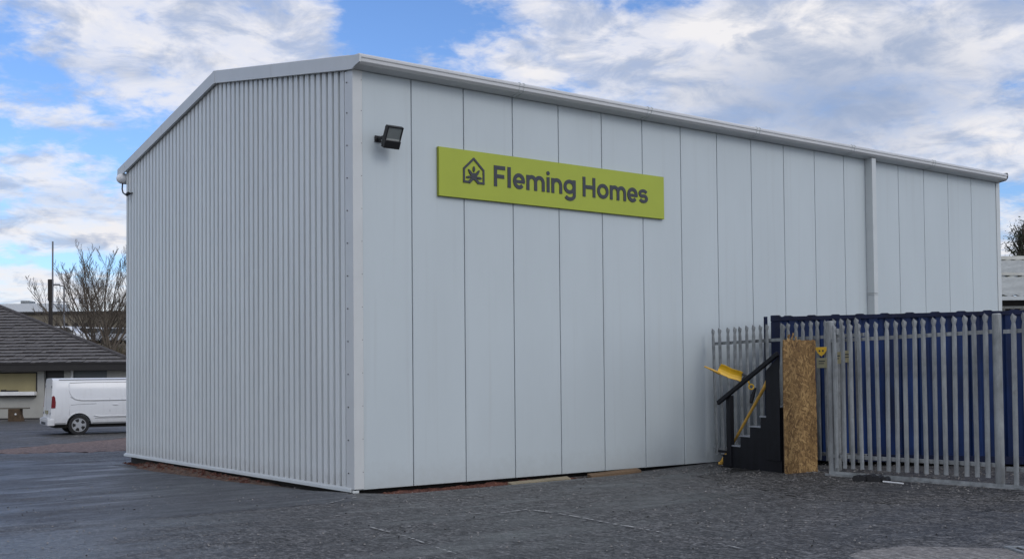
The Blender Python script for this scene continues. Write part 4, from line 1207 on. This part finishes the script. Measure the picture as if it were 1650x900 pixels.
sw = empty('stone_terrace', LD(-36, 112, 4.9), ANG, 'long low brown stone range on the rise beyond the bungalow roof', 'building')
m = MB(); m.box(-16, 16, 0, 8, 0, 3.25); m.build('wall', M['stone'], sw)
m = MB(); m.box(-16.1, 16.1, -.2, 8.2, 3.253, 3.5); m.build('coping', M['fascia'], sw)
for i, px in enumerate((30, 42, 55, 66, 92, 106, 122, 138)):
    xx = (px - 825) / FPX * 112 + 36
    m = MB(); m.prism([(xx - .28, .9), (xx + .28, .9), (xx + .28, 2.0), (xx + .14, 2.35), (xx - .14, 2.35), (xx - .28, 2.0)], 'y', -.05, -.003); m.build('arched_opening', M['render'] if i < 3 else M['fascia'], sw)
fu = empty('far_warehouse', LD(-66, 150, 6), ANG, 'white flat roofed unit on the skyline behind the stone range', 'building')
m = MB(); m.box(-10, 30, 0, 20, 0, 4.1); m.build('wall', M['farwhite'], fu)
m = MB(); m.box(-10.2, 30.2, -.2, 20.2, 4.103, 4.3); m.build('roof_edge', M['mast'], fu)
f2 = empty('far_warehouse', LD(-66.4, 146, 5.5), ANG, 'small white block with rooftop vent and mast, left on the skyline', 'building')
m = MB(); m.box(-.5, 7.2, 0, 3.9, 0, 6.0); m.build('wall', M['farwhite'], f2)
m = MB(); m.box(1.9, 3.0, 1, 3, 6.0, 6.45); m.build('roof_vent', M['galv2'], f2)
m = MB(); m.bar((6.9, 1, 5.9), (6.9, 1, 6.9), .08, .08); m.bar((6.2, 1, 6.2), (8.2, 1, 6.2), .08, .08); m.build('rail', M['mast'], f2)

# utility pole with mast, street lamp
up_ = empty('utility_pole', LD(-25.75, 62.5, -.25), ANG, 'dark timber pole with thin metal mast fixed to its top, behind the roof', 'pole')
m = MB(); m.tube([(0, 0, 0), (0, 0, 7.45)], [.13, .10], 10); m.build('pole', M['pole'], up_)
m = MB(); m.tube([(0, 0, 6.3), (0, 0, 7.5)], [.15, .155], 10); m.build('sleeve', M['pole'], up_)
m = MB(); m.tube([(.13, -.05, 5.9), (.13, -.05, 9.62)], .045, 6); m.build('mast', M['mast'], up_)
m = MB(); m.tube([(.1, 0, 6.2), (1.4, 0, 5.0), (3.2, .5, 3.6)], .018, 5); m.build('stay_wire', M['pole'], up_)
sl = empty('street_lamp', LD(-36.2, 90.5, 4.3), ANG, 'thin grey street lamp with its arm to the left, in front of the bare tree', 'street lamp')
m = MB(); m.tube([(0, 0, 0), (0, 0, 4.9)], [.10, .07], 8); m.build('column', M['mast'], sl)
m = MB(); m.tube([(0, 0, 4.85), (-.55, 0, 4.98)], .045, 6); m.build('arm', M['mast'], sl)
m = MB(); m.box(-.95, -.35, -.12, .12, 4.93, 5.05); m.build('lamp_head', M['mast'], sl, bevel=.03)

# far cars on the terrace
def far_car(px, dep, body, label, rz):
    lat = (px - 825) / FPX * dep
    e = empty('parked_car', LD(lat, dep, hz(dep, lat) + .05), ANG + rz, label, 'car', 'cars parked on the rise beyond the bungalow')
    m = MB(); m.prism([(-2.1, .35), (2.1, .35), (2.1, .75), (1.2, .9), (.6, 1.42), (-1.2, 1.45), (-1.9, .95), (-2.1, .8)], 'y', -.85, .85); m.build('body', M[body], e, bevel=.08, seg=2)
    m = MB(); m.prism([(-1.65, .95), (1.0, .93), (.52, 1.34), (-1.15, 1.36)], 'y', -.865, .865); m.build('window', M['glass'], e)
    for x in (-1.3, 1.3):
        for s in (-1, 1):
            m = MB(); m.tube([(x, s * .65, .32), (x, s * .88, .32)], .32, 12); m.build('wheel', M['tyre'], e)
    return e
far_car(106, 92.5, 'carw', 'white car just right of the utility pole, nearest of the row above the roof', 0)
far_car(128, 97, 'cars', 'silver car behind the twigs, left of the bare tree stem', .3)
far_car(153, 95, 'carw', 'white car behind the left stem of the bare tree', .1)
far_car(176, 96, 'carw', 'white car behind the right stem of the bare tree', -.2)
far_car(197, 95, 'cars', 'silver car at the edge of the corrugated gable', 0)

# ------------------------------------------------------------------ bare trees and scrub
def fan_tree(loc, base_z, height, angs, label, seed, r0):
    """several limbs arching up and outward from a short trunk, each feathered with side twigs"""
    q = random.Random(seed); e = empty('bare_tree', loc, 0, label, 'tree')
    tr = MB(); tr.tube([(0, 0, 0), (0, 0, base_z * .6), (0, 0, base_z)], [r0, r0 * .85, r0 * .75], 8)
    tr.build('trunk', M['bark'], e, smooth=True)
    cr_ = MB()
    def grow(p, d, ln, r, lev):
        n = 7 if lev == 0 else 4; pts = [p]; dirs = [d]; x = p.copy(); dd = d.copy()
        for k in range(n):
            dd = (dd + U2 * q.gauss(0, .07) + V2 * q.gauss(0, .07) + Vector((0, 0, .05 + .05 * lev))).normalized()
            x = x + dd * ln / n; pts.append(x.copy()); dirs.append(dd.copy())
        cr_.tube(pts, [r * (1 - .85 * k / n) + .003 for k in range(n + 1)], 5 if lev == 0 else 3, caps=False)
        if lev == 3: return
        cnt = (13, 8, 5)[lev]
        for k in range(cnt):
            t = .18 + .8 * (k + q.random()) / cnt; idx = min(n - 1, int(t * n)); f = t * n - idx
            b = pts[idx].lerp(pts[idx + 1], f)
            sidev = (U2 * q.choice((-1, 1)) * q.uniform(.5, 1) + V2 * q.gauss(0, .6) + Vector((0, 0, q.uniform(-.1, .3)))).normalized()
            nd = (dirs[idx] * 1.0 + sidev * q.uniform(.5, .9)).normalized()
            grow(b, nd, ln * (1.1 - .75 * t) * q.uniform(.36, .55), max(.006, r * .36 * (1.1 - t * .7)), lev + 1)
    for a, ln in angs:
        a = R(a + q.uniform(-3, 3)); d = (U2 * math.sin(a) + V2 * q.gauss(0, .22) + Vector((0, 0, math.cos(a)))).normalized()
        grow(Vector((0, 0, base_z * q.uniform(.7, 1))), d, height * ln, r0 * .40, 0)
    cr_.build('crown', M['bark'], e)
    return e


fan_tree(LD(-26.6, 72, -.3), 3.2, 7.1, [(-58, .86), (-46, .90), (-35, .95), (-26, .98), (-17, 1.0), (-8, 1.02), (1, 1.04), (11, .98), (22, .9), (34, .8)], 'leafless many limbed tree behind the bungalow roof, left of the gable', 4, .19)
fan_tree(LD(-25.1, 70, -.3), 3.4, 6.6, [(-22, .8), (-9, .95), (3, 1.0), (14, .95), (30, .8)], 'leafless dark stemmed tree touching the edge of the corrugated gable', 9, .22)

def scrub(px, dep, z0, h, wd, mk, seed, label, n=150):
    rr_ = random.Random(seed); lat = (px - 825) / FPX * dep
    m = MB()
    for i in range(n):
        a = rr_.gauss(0, wd * .30); b = rr_.gauss(0, wd * .3)
        p = U2 * a + V2 * b; hh_ = h * rr_.uniform(.55, 1.05) * max(.35, 1 - abs(a) / wd * .7)
        l1 = U2 * rr_.gauss(0, .35) + V2 * rr_.gauss(0, .3)
        q1 = p + l1 * .4 * hh_ * .5 + Vector((0, 0, hh_ * .5)); q2 = q1 + (l1 + U2 * rr_.gauss(0, .3)) * .5 * hh_ * .5 + Vector((0, 0, hh_ * .5))
        m.tube([p, q1, q2], [.03, .02, .008], 3, caps=False)
        for _ in range(4):
            s_ = p.lerp(q1, rr_.random()) if rr_.random() < .4 else q1.lerp(q2, rr_.random())
            e_ = s_ + U2 * rr_.gauss(0, .35) + V2 * rr_.gauss(0, .3) + Vector((0, 0, rr_.uniform(.0, .55)))
            m.tube([s_, e_], [.014, .006], 3, caps=False)
    o = m.build('leafless_shrub', M[mk]); o.location = LD(lat, dep, z0); o.parent = None
    return tag(o, label, 'shrub', 'shrubs on the bank behind the bungalow')


scrub(108, 84, 2.4, 2.6, 2.4, 'twig2', 1, 'thin olive shrub just right of the utility pole foot')
scrub(128, 80, 1.0, 3.4, 2.6, 'twig', 2, 'brown shrub showing over the hip of the tiled roof')
scrub(146, 76, .2, 3.6, 2.4, 'twig2', 3, 'olive shrub under the left stem of the bare tree')
scrub(163, 74, .0, 4.0, 2.3, 'twig', 4, 'tall red-brown shrub between the stems of the bare tree', 260)
scrub(180, 73, .0, 4.4, 2.3, 'twig', 5, 'tallest red-brown shrub, beside the dark tree stem', 260)
scrub(196, 72, .0, 4.4, 2.3, 'twig2', 6, 'dull olive shrub against the gable edge', 240)
scrub(188, 68, -.2, 2.9, 2.0, 'twig2', 7, 'low pale shrub just above the roof corner', 160)

# ------------------------------------------------------------------ right background
rb = empty('neighbour_shed', (20.5, 0.5, 0), 0, 'pale corrugated roofed shed beyond the right end of the metal building', 'building')
# a mono pitched roof facing the camera, eave near z 3.9, ridge near 6
Pa = Vector((22.3, 1.2, 3.98)) - rb.location
def dpt(px, py, t):
    d = fw + rt * ((px - 825) / FPX) - up * ((py - 450 - SHY) / FPX)
    return CAM + d * t
E0 = Vector((20.05, 7.0, 3.55)); 
ed = Vector((.80, -.60, 0)).normalized(); bk = Vector((.60, .80, 0))
o0 = Vector((24.6, 5.6, 0)); 
def RP(s_, b_, z): return tuple(o0 + ed * s_ + bk * b_ + Vector((0, 0, z)) - rb.location)
m = MB()
L0, L1 = -6, 12; zE, zR = 4.08, 6.12; dR = 9.0
n = 46
vs = []
for i in range(n * 2 + 1):
    s_ = L0 + (L1 - L0) * i / (2 * n)
    h = .07 * (i % 2)
    vs += [RP(s_, 0, zE + h), RP(s_ - 3.0, dR, zR + h)]
m.add(vs, [(2 * i, 2 * i + 2, 2 * i + 3, 2 * i + 1) for i in range(2 * n)])
m.build('roof', M['farroof'], rb)
m = MB(); m.bar(RP(L0 - 3, dR, zR + .1), RP(L1, dR, zR + .1), .3, .14); m.build('ridge_cap', M['farroof_l'], rb)
m = MB(); m.bar(RP(L0, 5.6, zE + (zR - zE) * 5.6 / dR + .14), RP(L1, 3.2, zE + (zR - zE) * 3.2 / dR + .12), .16, .10); m.build('roof_flashing', M['farroof_l'], rb)
m = MB(); m.bar(RP(L0, -.08, zE - .06), RP(L1, -.08, zE - .06), .14, .13); m.build('gutter', M['pipe'], rb)
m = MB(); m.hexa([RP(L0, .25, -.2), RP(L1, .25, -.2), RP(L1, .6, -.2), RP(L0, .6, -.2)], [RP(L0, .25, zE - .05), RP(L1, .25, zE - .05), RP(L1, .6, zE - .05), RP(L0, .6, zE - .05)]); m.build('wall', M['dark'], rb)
m = MB()
for i in range(40):
    s_ = L0 + i * .3; m.bar(RP(s_, .22, 2.2), RP(s_, .22, zE - .32), .12, .03)
m.bar(RP(L0, .2, zE - .34), RP(L1, .2, zE - .34), .04, .08)
m.build('wall_slats', M['render'], rb)

def leafy(loc, h, wd, seed, label):
    rr_ = random.Random(seed); e = empty('dark_leaved_tree', loc, 0, label, 'tree')
    tr = MB(); tr.tube([(0, 0, 0), (0, 0, h * .5), (.1, 0, h * .97)], [.22, .15, .03], 8)
    cr_ = MB()
    for i in range(85):
        z = h * rr_.uniform(.35, 1.0); a = rr_.uniform(0, 6.28); f = 1 - (z / h - .35) / .65
        r_ = wd * (.25 + .75 * f ** .7) * rr_.uniform(.35, 1)
        tip = Vector((math.cos(a) * r_, math.sin(a) * r_, min(z + r_ * .5, h * 1.02)))
        base = Vector((0, 0, z * .86)); tr.tube([base, base.lerp(tip, .5) + Vector((0, 0, .1)), tip], [.05, .03, .012], 4, caps=False)
        for k in range(30):
            t = rr_.uniform(.35, 1.05); c = base.lerp(tip, t) + Vector((rr_.gauss(0, .2), rr_.gauss(0, .2), rr_.gauss(0, .17)))
            u_ = Vector((rr_.gauss(0, 1), rr_.gauss(0, 1), rr_.gauss(0, 1))).normalized() * rr_.uniform(.05, .11); w_ = u_.orthogonal().normalized() * rr_.uniform(.025, .05)
            cr_.add([c - u_, c + w_, c + u_, c - w_], [(0, 1, 2, 3)])
    tr.build('trunk', M['bark'], e); cr_.build('crown', M['leaf'], e, fix=False)
def at(px, dep, z): 
    p = LD((px - 825) / FPX * dep, dep, z); return p
leafy(at(1650, 58, 2.2), 7.0, 1.5, 21, 'dark leaved tree rising over the neighbouring shed roof at the right edge')
leafy(at(1622, 62, 1.6), 5.6, 1.2, 22, 'lower dark tree top just right of the metal building')
leafy(at(1672, 60, 2.0), 7.0, 1.7, 23, 'dark tree partly outside the right edge of the photo')

# ------------------------------------------------------------------ sky and light
w = bpy.data.worlds.new('World'); scene.world = w; w.use_nodes = True
nt = w.node_tree; N = nt.nodes; L = nt.links
bgN = N['Background']
SUN_AZ_DIR = Vector((.18, -.98, 0)).normalized()     # towards the sun
SUN_EL = R(36)
sky = N.new('ShaderNodeTexSky'); sky.sky_type = 'NISHITA'; sky.sun_disc = False
sky.sun_elevation = SUN_EL; sky.sun_rotation = math.atan2(SUN_AZ_DIR.x, SUN_AZ_DIR.y)
sky.air_density = 1.0; sky.dust_density = .6; sky.ozone_density = 2.0
tc = N.new('ShaderNodeTexCoord')
def vmath(op, a, b=None, scale=None):
    n = N.new('ShaderNodeVectorMath'); n.operation = op
    for i, x in enumerate((a, b)):
        if x is None: continue
        if isinstance(x, (tuple, list, Vector)): n.inputs[i].default_value = x
        else: L.new(x, n.inputs[i])
    if scale is not None:
        if isinstance(scale, (int, float)): n.inputs['Scale'].default_value = scale
        else: L.new(scale, n.inputs['Scale'])
    return n
def mth(op, a, b=None, c=None, clamp=False):
    n = N.new('ShaderNodeMath'); n.operation = op; n.use_clamp = clamp
    for i, x in enumerate((a, b, c)):
        if x is None: continue
        if isinstance(x, (int, float)): n.inputs[i].default_value = x
        else: L.new(x, n.inputs[i])
    return n.outputs[0]
def mrange(v, a, b, c, d, smooth=True):
    n = N.new('ShaderNodeMapRange'); n.interpolation_type = 'SMOOTHSTEP' if smooth else 'LINEAR'
    L.new(v, n.inputs[0])
    for i, x in enumerate((a, b, c, d)): n.inputs[i + 1].default_value = x
    return n.outputs[0]
D = vmath('NORMALIZE', tc.outputs['Generated']).outputs[0]
sepd = N.new('ShaderNodeSeparateXYZ'); L.new(D, sepd.inputs[0])
# cloud plane coordinates
den = mth('MAXIMUM', mth('ADD', sepd.outputs[2], .22), .05)
cmb = N.new('ShaderNodeCombineXYZ'); L.new(mth('DIVIDE', sepd.outputs[0], den), cmb.inputs[0]); L.new(mth('DIVIDE', sepd.outputs[1], den), cmb.inputs[1])
cmb.inputs[2].default_value = 3.7
def cn(sc_, det, ro, dist, vec=None):
    n = N.new('ShaderNodeTexNoise'); n.inputs['Scale'].default_value = sc_; n.inputs['Detail'].default_value = det; n.inputs['Roughness'].default_value = ro; n.inputs['Distortion'].default_value = dist
    L.new(vec or cmb.outputs[0], n.inputs['Vector']); return n.outputs[0]
f1 = cn(4.2, 10, .56, .35)
f2n = cn(12, 9, .6, .3)
f3n = cn(38, 6, .6, .1)
fb = mth('ADD', mth('ADD', mth('MULTIPLY', f1, .80), mth('MULTIPLY', f2n, .50)), mth('ADD', mth('MULTIPLY', f3n, .16), -.23))
azel = N.new('ShaderNodeCombineXYZ')
rel_x = mth('ADD', mth('MULTIPLY', sepd.outputs[0], math.sin(YAW)), mth('MULTIPLY', sepd.outputs[1], -math.cos(YAW)))
rel_y = mth('ADD', mth('MULTIPLY', sepd.outputs[0], math.cos(YAW)), mth('MULTIPLY', sepd.outputs[1], math.sin(YAW)))
L.new(mth('ARCTAN2', rel_x, rel_y), azel.inputs[0]); L.new(mth('ARCSINE', sepd.outputs[2]), azel.inputs[1])
AE = azel.outputs[0]
def sdir(px, py):
    d = (fw + rt * ((px - 825) / FPX) - up * ((py - 450 - SHY) / FPX)).normalized()
    return math.atan2(d.dot(U2), d.dot(V2)), math.asin(d.z)
def blob(px, py, wx, wy, amp):
    """soft cloud bank at one compass direction and height; wx, wy its half sizes"""
    a, e = sdir(px, py); sx_ = FPX / wx; sy_ = FPX / wy
    n = N.new('ShaderNodeVectorMath'); n.operation = 'MULTIPLY_ADD'; L.new(AE, n.inputs[0]); n.inputs[1].default_value = (sx_, sy_, 0); n.inputs[2].default_value = (-a * sx_, -e * sy_, 0)
    ln = N.new('ShaderNodeVectorMath'); ln.operation = 'LENGTH'; L.new(n.outputs[0], ln.inputs[0])
    return mrange(ln.outputs['Value'], 0, 2.0, amp, 0)
cov = None
CB = [(290, 60, 200, 75, .16), (480, 30, 60, 40, .05), (120, 25, 90, 40, .06), (130, 175, 190, 28, .12), (230, 240, 60, 25, .05), (60, 285, 110, 45, .2), (120, 335, 120, 30, .10), (60, 392, 130, 20, .17), (190, 375, 60, 16, .1),
      (100, 465, 220, 34, .24), (430, 150, 120, 40, .09), (860, 70, 150, 60, .18), (1040, 110, 180, 70, .18), (1230, 140, 190, 90, .2), (1420, 150, 160, 90, .18), (1560, 70, 140, 60, .16), (1560, 230, 160, 40, .16), (1640, 380, 120, 60, .15), (1300, 30, 150, 40, .12),
      (700, 100, 60, 22, .10),
      (700, 35, 120, 45, -.20), (575, 50, 55, 60, -.13), (30, 80, 60, 50, -.14), (60, 225, 160, 16, -.10), (330, 235, 80, 40, -.12), (120, 420, 150, 13, -.16), (1415, 205, 45, 12, -.14), (1580, 300, 90, 14, -.12), (920, 145, 40, 12, -.16), (1060, 10, 80, 20, -.10), (1470, 10, 40, 22, -.08), (1120, 80, 30, 20, -.08)]
for b in CB:
    v = blob(*b); cov = v if cov is None else mth('ADD', cov, v)
cov = mth('ADD', cov, mrange(rel_y, -.2, .6, .16, 0))  # cloud cover added behind the camera to brighten and neutralise the light
dens = mth('ADD', fb, cov)
mask = mrange(dens, .42, .66, 0, 1)
thick = mrange(dens, .60, .86, 0, 1)
# cloud shading: bright sunlit rims, blue grey bodies
sh = cn(7.5, 9, .6, .4, vmath('ADD', cmb.outputs[0], (.06, -.05, 2.0)).outputs[0])
drk = mrange(rel_y, -.2, .6, -.15, 0)  # unseen clouds behind the camera made lighter as fill
for b in [(1230, 175, 230, 95, .5), (1450, 175, 190, 80, .38), (1330, 130, 120, 60, .15), (640, 85, 60, 30, .2), (110, 320, 110, 26, .35), (60, 100, 80, 30, .25), (150, 215, 130, 22, .25), (1500, 30, 90, 30, .2), (900, 100, 90, 30, .12), (300, 120, 150, 30, .2),
          (45, 270, 60, 20, -.3), (20, 400, 60, 14, -.3), (900, 90, 120, 50, -.15), (1010, 60, 80, 30, -.25), (1180, 60, 60, 14, -.35), (1350, 45, 60, 18, -.3), (1600, 210, 90, 24, -.25), (250, 45, 90, 30, -.1), (100, 470, 200, 26, -.2)]:
    v = blob(*b); drk = mth('ADD', drk, v)
lit = mth('MULTIPLY', mth('ADD', mrange(sh, .34, .62, 0, .85), .27), mth('SUBTRACT', 1.0, drk))
lit = mth('MINIMUM', mth('MAXIMUM', lit, 0), 1)
cc = N.new('ShaderNodeMix'); cc.data_type = 'RGBA'; L.new(lit, cc.inputs[0])
CLOUD_D = (2.6, 3.35, 4.9); CLOUD_L = (7.3, 7.2, 7.4)
cc.inputs[6].default_value = (*CLOUD_D, 1); cc.inputs[7].default_value = (*CLOUD_L, 1)
# clear sky: the sky texture, multiplied by a bluer tint
skm = N.new('ShaderNodeMix'); skm.data_type = 'RGBA'; skm.blend_type = 'MULTIPLY'; skm.inputs[0].default_value = 1
L.new(sky.outputs[0], skm.inputs[6]); skm.inputs[7].default_value = (.86, 1.07, 1.42, 1)
ccs = vmath('SCALE', cc.outputs[2], None, mrange(rel_y, -.2, .6, 1.3, 1)).outputs[0]  # unseen clouds behind the camera boosted to light the gable
mx = N.new('ShaderNodeMix'); mx.data_type = 'RGBA'
L.new(mth('MULTIPLY', mask, mrange(thick, 0, 1, .82, 1.0)), mx.inputs[0]); L.new(skm.outputs[2], mx.inputs[6]); L.new(ccs, mx.inputs[7])
L.new(mx.outputs[2], bgN.inputs['Color'])
bgN.inputs['Strength'].default_value = .15

sd_ = bpy.data.lights.new('sun', 'SUN'); sd_.energy = .85; sd_.angle = R(25); sd_.color = (1, .96, .9)
so = bpy.data.objects.new('sun', sd_); COL.objects.link(so)
dirv = (SUN_AZ_DIR * math.cos(SUN_EL) + Vector((0, 0, math.sin(SUN_EL))))
so.rotation_euler = dirv.to_track_quat('Z', 'Y').to_euler()
so.location = (0, -20, 30)

vs_ = scene.view_settings
vs_.view_transform = 'Standard'; vs_.look = 'None'; vs_.gamma = 1; vs_.use_curve_mapping = False; vs_.exposure = -.3
scene.cycles.use_adaptive_sampling = True
scene.cycles.max_bounces = 6
